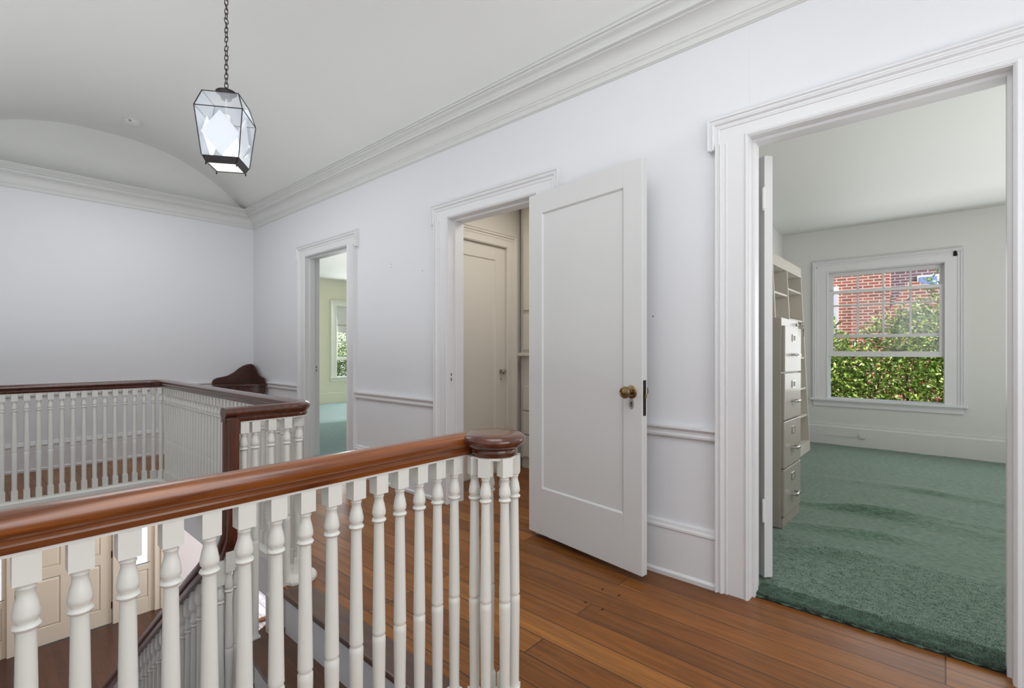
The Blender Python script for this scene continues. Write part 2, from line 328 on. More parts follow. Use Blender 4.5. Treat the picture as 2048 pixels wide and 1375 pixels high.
# nosing board of the top step
bm = B(); box(bm, WX - .03, WX + .10, WY0, WY1 - .03, -.024, .004)
S('trim_1', bm, 'tread', 'dark wood nosing board along the top of the stairs', 'nosing', bevel=.008)
# fascia of the well
bm = B()
fas = [(0, -.02), (0, -.28), (-.012, -.28), (-.02, -.24), (-.02, -.2), (-.01, -.19), (-.01, -.13), (-.022, -.12), (-.022, -.02)]
def rnd(c, r, a0, a1, n=6): return [(c[0] + r * math.cos(R(a0 + (a1 - a0) * i / n)), c[1] + r * math.sin(R(a0 + (a1 - a0) * i / n)), 0) for i in range(n + 1)]
path = [(XL, WY2, 0)] + rnd((WX2 - .1, WY2 - .1), .1, 90, 0)[0:] + rnd((WX2 - .1, WY1 + .1), .1, 0, -90)
sweep(bm, path, [(-u, v) for u, v in fas]); 
S('trim_2', bm, 'trim', 'white moulded fascia round the edge of the stairwell', 'fascia')
# vault
bm = B(); xc = .975; hw = 1.33; N = 40; prof = []
def vz(x): return 2.85 + .54 * (1 - min(1, abs(x - xc) / hw) ** 2.4)
xs = [xc + hw * math.sin(math.pi / 2 * (2 * i / N - 1)) for i in range(N + 1)]
lo = [(x, vz(x)) for x in xs]; lo[0] = (xc - hw - .06, 2.845); lo[-1] = (xc + hw + .06, 2.845)
ring = []
for y in (YF, YB + .02):
    ring.append([bm.verts.new((x, y, z)) for x, z in lo] + [bm.verts.new((x, y, z + .1)) for x, z in lo[::-1]])
q = len(ring[0])
for j in range(q): bm.faces.new((ring[0][j], ring[0][(j + 1) % q], ring[1][(j + 1) % q], ring[1][j]))
S('ceiling', bm, 'ceil', 'white barrel vaulted ceiling over the hall', 'ceiling', smooth=True)
bm = B()
lun = [(x, z) for x, z in lo]
polyex(bm, [(x, YB - .006, z + .02) for x, z in lun] , (0, .02, 0))
S('wall_lunette', bm, 'ceil', 'white half moon wall panel under the far end of the vault', 'wall')
# crown
cove = [(.032 + .062 * (1 - math.cos(math.pi / 2 * i / 8)), 2.702 + .062 * math.sin(math.pi / 2 * i / 8)) for i in range(9)]
cyma = [(.128 - .018 * math.cos(math.pi * i / 8), 2.806 + .028 * i / 8) for i in range(9)]
cr = [(0, 2.65), (.006, 2.65), (.012, 2.655), (.018, 2.655), (.018, 2.682), (.028, 2.690), (.028, 2.702)] + cove + [(.102, 2.764), (.102, 2.772), (.126, 2.772), (.130, 2.777), (.130, 2.786), (.110, 2.790), (.110, 2.806)] + cyma + [(.160, 2.836), (.160, 2.846), (.11, 2.856), (0, 2.856)]
bm = B(); sweep(bm, [(W, YF, 0), (W, YB, 0), (XL, YB, 0), (XL, YF, 0)], cr); 
S('trim_3', bm, 'crown', 'white moulded cornice running round the hall below the vault', 'cornice', smooth=22)

# baseboards and chair rails
base = [(0, 0), (.032, 0), (.034, .02), (.022, .03), (.02, .235), (.026, .24), (.026, .25), (.018, .258), (.016, .27), (.008, .278), (0, .278)]
chair = [(0, .700), (.008, .702), (.02, .712), (.022, .722), (.016, .728), (.016, .742), (.026, .748), (.034, .756), (.034, .766), (0, .77)]
CW = .14
segs = [(YF, D3[0] - CW), (D3[1] + CW, D2[0] - CW), (D2[1] + CW, D1[0] - CW), (D1[1] + CW, YB)]
for prof_, nm, lab, cat in ((base, 'baseboard_right', 'white baseboard with stepped cap along the doorway wall', 'baseboard'), (chair, 'trim_4', 'white chair rail along the doorway wall', 'chair rail')):
    bm = B()
    for a, b in segs[:-1]: sweep(bm, [(W, a, 0), (W, b, 0)], prof_)
    sweep(bm, [(W, segs[-1][0], 0), (W, YB, 0), (XL, YB, 0)], prof_)
    S(nm, bm, 'trim', lab, cat, smooth=25)

# ------------------------------------------------------------------ casings, jambs
band = [(-.001, 0), (.052, 0), (.052, .026), (.046, .028), (.040, .024), (.034, .024), (.028, .036), (.022, .038), (.016, .030), (.010, .030), (.006, .040), (-.001, .040)]
bead = [(0, 0), (.016, 0), (.016, .024), (.010, .028), (.004, .026), (0, .022)]
def casing(bm, O, n, s0, s1, zt, wdt=.14, ear=.036, head=.115, z0=0, th=.022, reach=.145):
    fbox(bm, O, n, s0 - wdt, s0, z0, zt + head, 0, th); fbox(bm, O, n, s1, s1 + wdt, z0, zt + head, 0, th); fbox(bm, O, n, s0, s1, zt, zt + head, 0, th)
    n = Vector(n); a = n.cross(Z); O = Vector(O); P = lambda s, z: O + a * s + Z * z
    if ear:
        fbox(bm, O, n, s0 - wdt - ear, s0 - wdt + .02, zt + head - reach, zt + head, 0, th); fbox(bm, O, n, s1 + wdt - .02, s1 + wdt + ear, zt + head - reach, zt + head, 0, th)
        e0 = s0 - wdt - ear; e1 = s1 + wdt + ear; zb = zt + head - reach
        sweep(bm, [P(e0, zb), P(e0, zt + head), P(e1, zt + head), P(e1, zb)], band, n)
        sweep(bm, [P(s0 - wdt, z0), P(s0 - wdt, zb + .02)], band, n); sweep(bm, [P(s1 + wdt, zb + .02), P(s1 + wdt, z0)], band, n)
    else: sweep(bm, [P(s0 - wdt, z0), P(s0 - wdt, zt + head), P(s1 + wdt, zt + head), P(s1 + wdt, z0)], band, n)
    sweep(bm, [P(s0 - .016, z0), P(s0 - .016, zt + .016), P(s1 + .016, zt + .016), P(s1 + .016, z0)], bead, n)
def jamb(bm, O, n, s0, s1, zt, depth, stop=(.045, .095), z0=0):
    fbox(bm, O, n, s0 - .004, s0 + .004, z0, zt, -depth - .005, .02); fbox(bm, O, n, s1 - .004, s1 + .004, z0, zt, -depth - .005, .02); fbox(bm, O, n, s0, s1, zt - .004, zt + .004, -depth - .005, .02)
    a, b = stop
    fbox(bm, O, n, s0, s0 + .016, z0, zt, -b, -a); fbox(bm, O, n, s1 - .016, s1, z0, zt, -b, -a); fbox(bm, O, n, s0, s1, zt - .016, zt, -b, -a)
tn = 5
for D, lab, stop in ((D1, 'white eared door casing round the far bedroom doorway', (.03, .085)), (D2, 'white eared door casing round the closet doorway', (.045, .13)), (D3, 'white eared door casing round the wide near doorway', (.03, .085))):
    bm = B(); casing(bm, (W, 0, 0), (-1, 0, 0), D[0], D[1], DT); jamb(bm, (W, 0, 0), (-1, 0, 0), D[0], D[1], DT, .135, stop)
    t = S('trim_%d' % tn, bm, 'trim', lab, 'door casing', smooth=25); tn += 1
    if D is not D3:
        bm = B(); y = D[1] - (.004 if D is D2 else .004)
        xs_ = 2.425 if D is D2 else 2.515
        box(bm, xs_ - .011, xs_ + .011, y - .002, y, .87, 1.0)
        if False: pass
        p = obj('strike_plate', bm, 'trim', t, label='painted strike plate')
        bm = B(); box(bm, xs_ - .004, xs_ + .004, y - .003, y - .001, .955, .975); box(bm, xs_ - .004, xs_ + .004, y - .003, y - .001, .915, .94)
        obj('bolt_hole', bm, 'dark', p, label='dark latch and bolt holes')

# ------------------------------------------------------------------ door leaves
def leaf(bm, w_, h, t, st=.115, top=.125, bot=.28, rec=.009):
    box(bm, 0, st, 0, t, 0, h); box(bm, w_ - st, w_, 0, t, 0, h); box(bm, st, w_ - st, 0, t, 0, bot); box(bm, st, w_ - st, 0, t, h - top, h)
    box(bm, st, w_ - st, rec, t - rec, bot, h - top)
    for y0, y1 in ((0, rec), (t, t - rec)):       # sloped sticking round the panel
        x0, x1, z0, z1 = st, w_ - st, bot, h - top; c = .008
        o_ = [(x0, z0), (x1, z0), (x1, z1), (x0, z1)]; i_ = [(x0 + c, z0 + c), (x1 - c, z0 + c), (x1 - c, z1 - c), (x0 + c, z1 - c)]
        vo = [bm.verts.new((x, y0, z)) for x, z in o_]; vi = [bm.verts.new((x, y1, z)) for x, z in i_]
        for k in range(4): bm.faces.new((vo[k], vo[(k + 1) % 4], vi[(k + 1) % 4], vi[k]))
def knob(parent, x, y, z, s, mat='brass'):
    bm = B(); lathe(bm, [(.031, 0), (.033, .003), (.029, .006), (.024, .008), (.013, .010), (.012, .018), (.014, .02)], (x, y, z), 28, (0, s, 0)); r = obj('rosette', bm, mat, parent, world=False, smooth=40)
    bm = B(); lathe(bm, [(.009, .0), (.009, .036), (.012, .038), (.022, .042), (.029, .05), (.030, .058), (.027, .064), (.022, .066), (.020, .063), (.014, .064), (.009, .068), (.0, .069)], (x, y, z), 28, (0, s, 0))
    obj('knob', bm, mat, parent, world=False, smooth=40)
def escutcheon(parent, x, y, z, s, mat='nickel'):
    bm = B(); n = 24
    polyex(bm, [(x + .0145 * math.cos(6.2832 * i / n), y, z + .026 * math.sin(6.2832 * i / n)) for i in range(n)], (0, s * .003, 0))
    e = obj('keyhole_plate', bm, mat, parent, world=False, bevel=.001)
    bm = B(); lathe(bm, [(.0045, 0), (.0045, .0012)], (x, y + s * .003, z + .006), 12, (0, s, 0)); box(bm, x - .0022, x + .0022, min(y + s * .003, y + s * .0042), max(y + s * .003, y + s * .0042), z - .013, z + .005)
    obj('keyhole', bm, 'dark', e, world=False)
def hinge(parent, x, y, z, mat='trim'):
    bm = B(); lathe(bm, [(.003, -.058), (.006, -.054), (.004, -.05), (.0075, -.048), (.0075, -.016), (.0068, -.015), (.0075, -.014), (.0075, .014), (.0068, .015), (.0075, .016), (.0075, .048), (.004, .05), (.006, .054), (.003, .058)], (x, y, z), 14)
    obj('hinge', bm, mat, parent, world=False, smooth=30)
# closet door standing open against the wall
a = Vector((2.335, 1.935)); b = Vector((2.215, 1.114)); d = b - a; wd = d.length; hh = 2.065
bm = B(); leaf(bm, wd, hh, .042)
dr = S('door_1', bm, 'door', 'white single panel door folded open against the hall wall, brass knob', 'door', bevel=.002)
dr.location = (a.x, a.y, .034); dr.rotation_euler.z = math.atan2(d.y, d.x)
knob(dr, wd - .062, 0, .905, -1); knob(dr, wd - .062, .042, .905, 1); escutcheon(dr, wd - .062, 0, .845, -1)
bm = B(); box(bm, wd, wd + .0015, .009, .031, .79, .965); pl = obj('lock_plate', bm, 'dark', dr, world=False, label='dark metal lock plate on the door edge')
bm = B(); box(bm, wd, wd + .009, .014, .026, .878, .896); obj('latch', bm, 'brass', pl, world=False)
for z in (.25, 1.8): hinge(dr, -.006, .03, z)
# office door, swung into the room
bm = B(); leaf(bm, .82, 2.075, .046)
dr = S('door_2', bm, 'door', 'white door swung into the green carpeted room, edge on with painted hinges', 'door', bevel=.002)
dr.location = (2.652, .637, .03); dr.rotation_euler.z = R(53)
for z in (.33, 1.86): hinge(dr, -.002, .054, z)
# inner closet door, closed, in the closet's far wall
YC = 3.14
bm = B(); wall_boxes(bm, 'y', YC, YC + .12, WB, 3.8, 0, 2.7, [(2.60, 3.44, 0, 2.12)]); S('wall_closet_left', bm, 'closet', 'cream closet wall holding a closed door', 'wall')
bm = B(); casing(bm, (0, YC, 0), (0, -1, 0), -3.44, -2.60, 2.12, wdt=.125, ear=0, head=.12); jamb(bm, (0, YC, 0), (0, -1, 0), -3.44, -2.60, 2.12, .1, (.05, .07))
S('trim_8', bm, 'closet', 'cream casing round the closed door inside the closet', 'door casing', smooth=25)
bm = B(); leaf(bm, .83, 2.105, .04, st=.13)
dr = S('door_3', bm, 'closet', 'cream closed panel door inside the closet with a small dark knob', 'door', bevel=.002)
dr.location = (2.605, YC + .006, .008)
bm = B(); lathe(bm, [(.022, 0), (.022, .004), (.012, .006), (.01, .02)], (.775, 0, .935), 20, (0, -1, 0)); lathe(bm, [(.008, .018), (.02, .024), (.026, .036), (.025, .046), (.016, .054), (0, .056)], (.775, 0, .935), 20, (0, -1, 0))
obj('knob', bm, 'nickel', dr, world=False, smooth=40, label='glass and metal knob')
bm = B(); lathe(bm, [(.005, 0), (.005, .002)], (.775, 0, .865), 10, (0, -1, 0)); obj('keyhole', bm, 'dark', dr, world=False)
bm = B(); box(bm, WB, 3.8, 1.54, 1.66, 0, 2.7); S('wall_office_left', bm, 'office', 'pale wall of the green carpeted room beside the bookcase', 'wall')
bm = B(); box(bm, 3.72, 3.84, 1.66, YC, 0, 2.7); S('wall_closet_back', bm, 'closet', 'cream back wall of the closet', 'wall')
bm = B(); box(bm, WB, 3.84, 1.66, YC, 2.63, 2.7); S('ceiling_closet', bm, 'closet', 'cream closet ceiling', 'ceiling')
# built in linen cupboard at the back of the closet
cup = empty('linen_cupboard', (3.55, 2.5, 0), label='cream built in linen cupboard at the back of the closet', cat='cupboard')
bm = B(); box(bm, 3.62, 3.718, 1.7, 3.10, .1, 2.6); box(bm, 3.64, 3.718, 1.7, 3.10, .0, .1); obj('carcass', bm, 'closet', cup)
for z0, z1 in ((1.53, 2.58), (1.15, 1.49)):
    for y0, y1 in ((2.46, 3.06), (1.78, 2.42)):
        bm = B(); box(bm, 3.60, 3.62, y0, y1, z0, z1); obj('door', bm, 'closet', cup, bevel=.004)
for z0, z1 in ((.57, .80), (.34, .55), (.12, .32)):
    bm = B(); box(bm, 3.60, 3.62, 1.78, 3.06, z0, z1); p = obj('drawer', bm, 'closet', cup, bevel=.004)
    bm = B(); box(bm, 3.58, 3.60, 2.36, 2.48, (z0 + z1) / 2 - .01, (z0 + z1) / 2 + .01); obj('drawer_pull', bm, 'nickel', p, bevel=.004)
bm = B(); box(bm, 3.56, 3.62, 1.7, 3.10, 1.09, 1.12); obj('counter', bm, 'closet', cup, bevel=.004)

# ------------------------------------------------------------------ windows
def window(idx, O, n, s0, s1, z0, z1, mat, wallm, raised=.50, split_sash=True, hook=True, label='', wdt=.155):
    """casing, stool and two hung sashes in a wall frame; v is out of the wall into the room"""
    rt = empty('window_%d' % idx, Vector(O) + Vector(n).cross(Z) * (s0 + s1) / 2 + Z * z0, label=label, cat='window', kind='structure')
    bm = B(); casing(bm, O, n, s0, s1, z1, wdt=wdt, ear=0, head=.135, z0=z0, th=.02)
    fbox(bm, O, n, s0 - .006, s0 + .006, z0, z1, -.14, .01); fbox(bm, O, n, s1 - .006, s1 + .006, z0, z1, -.14, .01); fbox(bm, O, n, s0, s1, z1 - .006, z1 + .006, -.14, .01)
    obj('window_frame', bm, mat, rt, smooth=25)
    bm = B(); fbox(bm, O, n, s0 - wdt - .03, s1 + wdt + .03, z0 - .03, z0, -.14, .06); fbox(bm, O, n, s0 - wdt, s1 + wdt, z0 - .10, z0 - .03, 0, .02); fbox(bm, O, n, s0 - wdt, s1 + wdt, z0 - .05, z0 - .03, 0, .034)
    obj('window_sill', bm, mat, rt, bevel=.005)
    H_ = z1 - z0; hs = H_ / 2 + .03; fr = .042
    # upper sash (outer track)
    u0 = z1 - hs; bm = B()
    for q in ((s0, s0 + fr, u0, z1), (s1 - fr, s1, u0, z1), (s0, s1, z1 - .05, z1), (s0, s1, u0, u0 + .035)): fbox(bm, O, n, *q, -.10, -.065)
    for k in (1, 2, 3): c = s0 + fr + (s1 - s0 - 2 * fr) * k / 4; fbox(bm, O, n, c - .009, c + .009, u0 + .03, z1 - .05, -.098, -.07)
    c = (u0 + .035 + z1 - .05) / 2; fbox(bm, O, n, s0 + fr, s1 - fr, c - .009, c + .009, -.098, -.07)
    us = obj('upper_sash', bm, mat, rt, bevel=.003)
    bm = B(); fbox(bm, O, n, s0 + fr - .005, s1 - fr + .005, u0 + .02, z1 - .045, -.086, -.082); obj('glass_pane', bm, 'glass', us)
    # lower sash (inner track), raised
    l0 = z0 + raised; l1 = l0 + hs; bm = B()
    for q in ((s0, s0 + fr, l0, l1), (s1 - fr, s1, l0, l1), (s0, s1, l0, l0 + .062), (s0, s1, l1 - .035, l1)): fbox(bm, O, n, *q, -.06, -.02)
    ls = obj('lower_sash', bm, mat, rt, bevel=.003)
    bm = B(); fbox(bm, O, n, s0 + fr - .005, s1 - fr + .005, l0 + .05, l1 - .03, -.042, -.038); obj('glass_pane', bm, 'glass', ls)
    bm = B(); m_ = (s0 + s1) / 2; fbox(bm, O, n, m_ - .02, m_ + .02, l0 + .025, l0 + .037, -.02, -.008); obj('sash_lift', bm, mat, ls, bevel=.003)
    if hook:
        a_ = Vector(n).cross(Z); p = Vector(O) + a_ * (s0 - .085) + Z * (z1 + .085)
        bm = B(); fbox(bm, O, n, s0 - .10, s0 - .07, z1 + .055, z1 + .115, .022, .03); tube(bm, [p + Vector(n) * .03, p + Vector(n) * .055, p + Vector(n) * .065 + Z * .02], .006); obj('curtain_hook', bm, 'dark', rt, label='small dark curtain rod bracket')
        bm = B(); p = Vector(O) + a_ * (s1 + .11) + Z * (z1 + .07); lathe(bm, [(.006, 0), (.006, .015), (.008, .018), (.002, .02)], p + Vector(n) * .022, 10, n); obj('screw_hook', bm, 'nickel', rt)
    return rt
XO = 6.95; OW1 = (.008, 1.06, .57, 2.08); OW2 = (-1.75, -.70, .57, 2.08)
bm = B(); wall_boxes(bm, 'x', XO, XO + .18, -2.92, 1.66, 0, 2.75, [OW2, OW1]); S('wall_office_back', bm, 'office', 'pale window wall of the green carpeted room', 'wall')
bm = B(); box(bm, WB, XO, -2.92, -2.8, 0, 2.75); S('wall_office_right', bm, 'office', 'pale right hand wall of the green carpeted room', 'wall')
bm = B(); box(bm, 3.8, XO, 1.54, 1.66, 0, 2.75); S('wall_office_side', bm, 'office', 'pale wall behind the bookcase', 'wall')
bm = B()
# office ceiling with gentle cove near the window wall
pts = [(WB, 2.60), (4.6, 2.60), (5.4, 2.632), (6.0, 2.602), (6.3, 2.632), (6.65, 2.594), (XO, 2.60), (XO, 2.75), (WB, 2.75)]
polyex(bm, [(x, -2.8, z) for x, z in pts], (0, 4.34, 0)); S('ceiling_office', bm, 'office', 'white plaster ceiling of the green carpeted room', 'ceiling', smooth=30)
bm = B(); obase = [(0, 0), (.018, 0), (.018, .225), (.01, .24), (.01, .262), (0, .266)]
sweep(bm, [(WB, -2.8, 0), (XO, -2.8, 0), (XO, 1.54, 0), (WB, 1.54, 0)], obase); S('baseboard_office', bm, 'office', 'tall plain baseboard in the green carpeted room', 'baseboard')
window(1, (XO, 0, 0), (-1, 0, 0), OW1[0], OW1[1], .57, 2.08, 'trim', 'office', label='white double hung window with raised sash looking onto brick and shrubs')
window(2, (XO, 0, 0), (-1, 0, 0), OW2[0], OW2[1], .57, 2.08, 'trim', 'office', hook=False, label='second white window of the green carpeted room, hidden past the door frame')
# bedroom
YW = 9.78
BW = (-6.37, -5.323)
bm = B(); wall_boxes(bm, 'y', YW, YW + .18, WB, 7.3, 0, 2.8, [(5.323, 6.37, .57, 2.085)]); S('wall_bedroom_back', bm, 'bedroom', 'pale yellow green bedroom wall with a window', 'wall')
bm = B(); box(bm, 7.1, 7.22, 3.26, YW, 0, 2.8); S('wall_bedroom_right', bm, 'bedroom', 'pale yellow green bedroom side wall', 'wall')
bm = B(); box(bm, 3.8, 7.1, 3.14, 3.26, 0, 2.8); S('wall_bedroom_front', bm, 'bedroom', 'pale yellow green bedroom near wall', 'wall')
bm = B(); box(bm, WB - .13, WB, YB + .15, YW, 0, 2.8); S('wall_bedroom_left', bm, 'bedroom', 'pale yellow green bedroom wall on the hall side', 'wall')
bm = B(); box(bm, WB, 7.1, 3.26, YW, 2.64, 2.8); S('ceiling_bedroom', bm, 'ceil', 'white bedroom ceiling', 'ceiling')
bm = B(); sweep(bm, [(7.1, 3.3, 0), (7.1, YW, 0), (WB, YW, 0)], obase); S('baseboard_bedroom', bm, 'bedroom', 'yellow green baseboard in the bedroom', 'baseboard')
wb = window(3, (0, YW, 0), (0, -1, 0), BW[0], BW[1], .57, 2.085, 'bedtrim', 'bedroom', raised=.36, hook=False, label='bedroom window with a half drawn roller shade seen through the far doorway', wdt=.15)
sh = empty('roller_shade', (5.85, YW + .01, 2.06), label='grey roller shade with scalloped hem half drawn over the bedroom window', cat='roller shade')
bm = B(); xs = [5.335 + 1.02 * i / 60 for i in range(61)]
top_ = [(x, YW + .012, 2.065) for x in (xs[-1], xs[0])]
hem = [(x, YW + .012, 1.555 - .035 * abs(math.sin(math.pi * (x - 5.335) / .26)) ** .7) for x in xs]
polyex(bm, hem + top_, (0, .003, 0)); obj('shade_cloth', bm, 'shade', sh)
bm = B(); box(bm, 5.335, 6.355, YW + .006, YW + .018, 1.675, 1.69); obj('hem_bar', bm, 'steel', sh)
bm = B(); lathe(bm, [(.018, 0), (.018, 1.02)], (5.335, YW + .02, 2.065), 14, (1, 0, 0)); obj('roller', bm, 'shade', sh, smooth=30)

# ------------------------------------------------------------------ carpets
def carpet(name, x0, x1, y0, y1, mat, waves, step, label, tongue=None, tufts=0):
    vs_ = []; fs = []; nx = int((x1 - x0) / step); ny = int((y1 - y0) / step)
    def hz(x, y):
        z = .016 + .0025 * math.sin(x * 9 + y * 4) * math.sin(y * 7 - x * 3)
        for (xc_, sl, y0_, y1_, amp, sg) in waves:
            d_ = x - (xc_ + sl * (y - y0_)); fall = min(1, max(0, (y - y0_) / .25)) * min(1, max(0, (y1_ - y) / .25))
            z += amp * fall * math.exp(-(d_ / sg) ** 2) * (1 + .3 * math.sin(y * 6))
        return z
    for i in range(nx + 1):
        for j in range(ny + 1):
            x = x0 + (x1 - x0) * i / nx; y = y0 + (y1 - y0) * j / ny; vs_.append((x, y, hz(x, y) + random.uniform(-.0015, .0015)))
    for i in range(nx):
        for j in range(ny):
            k = i * (ny + 1) + j; fs.append((k, k + ny + 1, k + ny + 2, k + 1))
    if tongue:
        tx0, ty0, ty1 = tongue; k0 = len(vs_); n = 60
        for i in range(4):
            for j in range(n + 1):
                y = ty0 + (ty1 - ty0) * j / n; xe = tx0 + .006 * math.sin(j * 1.7) + .005 * math.sin(j * .6)
                x = xe + (x0 - xe) * i / 3; vs_.append((x, y, (.001 if i == 0 else hz(x0, y))))
        for i in range(3):
            for j in range(n): k = k0 + i * (n + 1) + j; fs.append((k, k + n + 1, k + n + 2, k + 1))
    for _ in range(tufts):
        t = random.random() ** 1.7
        if tongue and random.random() < .3: y = random.uniform(ty0, ty1); x = tx0 + random.uniform(-.004, .13)
        else: x = x0 - .08 + (3.4 - x0) * t; y = random.uniform(-.75, 1.1) if x > WB + .01 else random.uniform(-.17, .67)
        z = hz(x, y) - .004; a_ = random.uniform(0, 6.28); l = random.uniform(.006, .013); ln = random.uniform(.2, 1.1); wdt = .0022
        dx, dy = math.cos(a_), math.sin(a_); k = len(vs_)
        vs_ += [(x - dy * wdt, y + dx * wdt, z), (x + dy * wdt, y - dx * wdt, z), (x + dx * l * ln - dy * .001, y + dy * l * ln, z + l * .8)]
        fs.append((k, k + 1, k + 2))
    me = bpy.data.meshes.new(name); me.from_pydata(vs_, [], fs); me.materials.append(M[mat])
    for p in me.polygons: p.use_smooth = True
    o = bpy.data.objects.new(name, me); COL.objects.link(o); props(o, label, 'carpet', kind='stuff'); return o
carpet('carpet', WB, XO - .02, -2.78, 1.52, 'carpet', [(4.55, -.18, -1.6, 1.0, .03, .05), (3.75, -.25, .05, .95, .028, .06), (4.1, .05, -1.2, .75, .02, .07), (3.35, -.5, .2, .85, .022, .05), (5.3, -.1, -1.5, .9, .014, .09), (4.9, .12, -1.3, .3, .022, .05)], .025,
       'rumpled green shag carpet in the room through the near doorway', (2.462, D3[0] + .006, D3[1] - .006), 60000)
carpet('carpet', WB - .06, 7.08, 3.3, YW - .02, 'bcarpet', [(4.0, .1, 6, 9.5, .01, .1)], .08, 'pale blue green carpet in the bedroom through the far doorway')

# ------------------------------------------------------------------ balustrades
ZU = .823
rail_prof = [(.022, 0), (.0245, .012), (.0215, .016), (.0215, .021), (.028, .025), (.0345, .034), (.0365, .043), (.034, .053), (.026, .061), (.013, .0655), (0, .0665)]
rail_prof = rail_prof + [(-u, v) for u, v in rail_prof[-2::-1]]
def bal_mesh(zt=ZU, z1=.766, ring=.693, col=.385, zb=.10, z0=.024, hs=.0178, seg=14):
    bm = B(); box(bm, -hs, hs, -hs, hs, z1, zt)
    # block shoulder
    P = [(.0172, z1 + .002), (.0128, z1 - .004), (.0128, z1 - .007), (.0142, z1 - .009), (.0122, z1 - .012), (.0118, z1 - .02), (.0150, (z1 + ring) / 2 + .004), (.0182, ring + .022), (.0175, ring + .014), (.0128, ring + .0075),
         (.0125, ring + .006), (.0172, ring + .0045), (.0195, ring), (.0172, ring - .0045), (.0130, ring - .007), (.0136, ring - .03), (.0172, col + .012), (.0176, col + .006), (.0150, col + .001), (.0150, col - .001), (.0176, col - .005), (.0176, col - .02),
         (.0160, (col + zb) / 2), (.0150, zb + .02), (.0152, zb + .01), (.0176, zb - .002)]
    lathe(bm, P, (0, 0, 0), seg); box(bm, -hs, hs, -hs, hs, z0, zb)
    bmesh.ops.recalc_face_normals(bm, faces=bm.faces[:])
    me = bpy.data.meshes.new('baluster'); bm.to_mesh(me); bm.free(); me.materials.append(M['bal'])
    for p in me.polygons: p.use_smooth = True
    me.set_sharp_from_angle(angle=R(38)); return me
def put_bal(me, parent, x, y, rz=0, z=0, label=None):
    o = bpy.data.objects.new('baluster', me); COL.objects.link(o); o.parent = parent
    o.location = Vector((x, y, z)) - root_loc(parent); o.rotation_euler.z = rz; return o
std = bal_mesh(); stdlow = bal_mesh(seg=10)
curb = [(.032, 0), (.032, .016), (.026, .024), (-.026, .024), (-.032, .016), (-.032, 0)]
fillet = [(.019, -.006), (.019, .001), (-.019, .001), (-.019, -.006)]
# near balustrade with volute
near = empty('balustrade', (.5, WY0, 0), label='nearest white spindle balustrade with brown handrail ending in a round cap', cat='balustrade')
VC = (1.110, 1.063)
bm = B(); sweep(bm, [(XL, WY0, ZU), (.9, WY0, ZU), (1.0, WY0 - .001, ZU), (1.05, WY0 - .004, ZU), (1.10, WY0 - .012, ZU)], [(-u, v) for u, v in rail_prof]); obj('handrail', bm, 'rail', near, smooth=30)
bm = B(); lathe(bm, [(.0, 0), (.072, 0), (.0745, .012), (.0715, .016), (.0715, .021), (.078, .025), (.089, .031), (.097, .040), (.0990, .048), (.0965, .057), (.088, .064), (.076, .0675), (.04, .068), (0, .0682)], (VC[0], VC[1], ZU), 56)
obj('volute_cap', bm, 'cap', near, smooth=40, label='round dark brown end cap of the handrail')
bm = B(); sweep(bm, [(XL, WY0, ZU), (1.08, WY0, ZU)], fillet); lathe(bm, [(.0, -.008), (.070, -.008), (.071, .0005), (0, .0005)], (VC[0], VC[1], ZU), 40); obj('fillet', bm, 'bal', near)
bm = B(); sweep(bm, [(XL, WY0, 0), (1.05, WY0, 0)], curb); lathe(bm, [(.0, 0), (.1, 0), (.1, .016), (.094, .0255), (0, .0255)], (VC[0], VC[1], 0), 40); obj('base_curb', bm, 'bal', near, smooth=30)
for k in range(22):
    x = .0690 + .0674 * (k - 7)
    if x > 1.02: break
    put_bal(std, near, x, WY0)
az = math.pi / 2 - .844
for deg in (-68, -21, 33, 84, 150, 196):
    an = az + math.pi + R(deg); put_bal(std, near, VC[0] + .064 * math.cos(an), VC[1] + .064 * math.sin(an), an)
# far balustrade round the well
far = empty('balustrade', (WX2, 3.8, 0), label='white spindle balustrade round the far side of the stairwell with dark handrail', cat='balustrade')
YU = 2.42
def railpath(z):
    p = [(XL, WY2, z), (.2, WY2, z)] + [(x, y, z) for x, y, _ in rnd((WX2 - .11, WY2 - .11), .11, 90, 0, 8)]
    return p + [(WX2, 4.0, z)] + [(x, y, z) for x, y, _ in rnd((WX2 - .085, YU + .085), .085, 0, -90, 10)]
bm = B(); sweep(bm, railpath(ZU) + [(.772, YU, ZU)], rail_prof); obj('handrail', bm, 'railY', far, smooth=30)
bm = B(); sweep(bm, railpath(ZU) + [(.85, YU, ZU)], fillet); obj('fillet', bm, 'bal', far)
bm = B(); sweep(bm, railpath(0) + [(1.06, YU, 0)], [(.045, -.02), (.045, .012), (.03, .024), (-.03, .024), (-.045, .012), (-.045, -.02)]); lathe(bm, [(0, -.10), (.03, -.095), (.06, -.07), (.075, -.03), (.082, 0), (.082, .014), (.074, .0255), (0, .0255)], (1.125, YU + .012, 0), 28)
obj('base_curb', bm, 'bal', far, smooth=30)
for k in range(28):
    x = 1.036 - .0655 * k
    if x < XL + .02: break
    put_bal(stdlow, far, x, WY2)
for x, y, r_ in ((1.10, WY2 - .015, 20), (1.145, WY2 - .06, 45)): put_bal(stdlow, far, x, y, R(r_))
k = 0; y = 5.035
while y > 2.56: put_bal(stdlow, far, WX2, y); y -= .0665
for x, y, r_ in ((1.160, 2.51, 0), (1.128, 2.446, 45)): put_bal(std, far, x, y, R(r_))
b1 = bal_mesh(col=.335, zb=-.02, z0=-.2); b2 = bal_mesh(col=.26, zb=-.19, z0=-.4)
put_bal(b1, far, 1.055, YU); put_bal(b1, far, .980, YU); put_bal(b2, far, .908, YU); put_bal(b2, far, .858, YU)

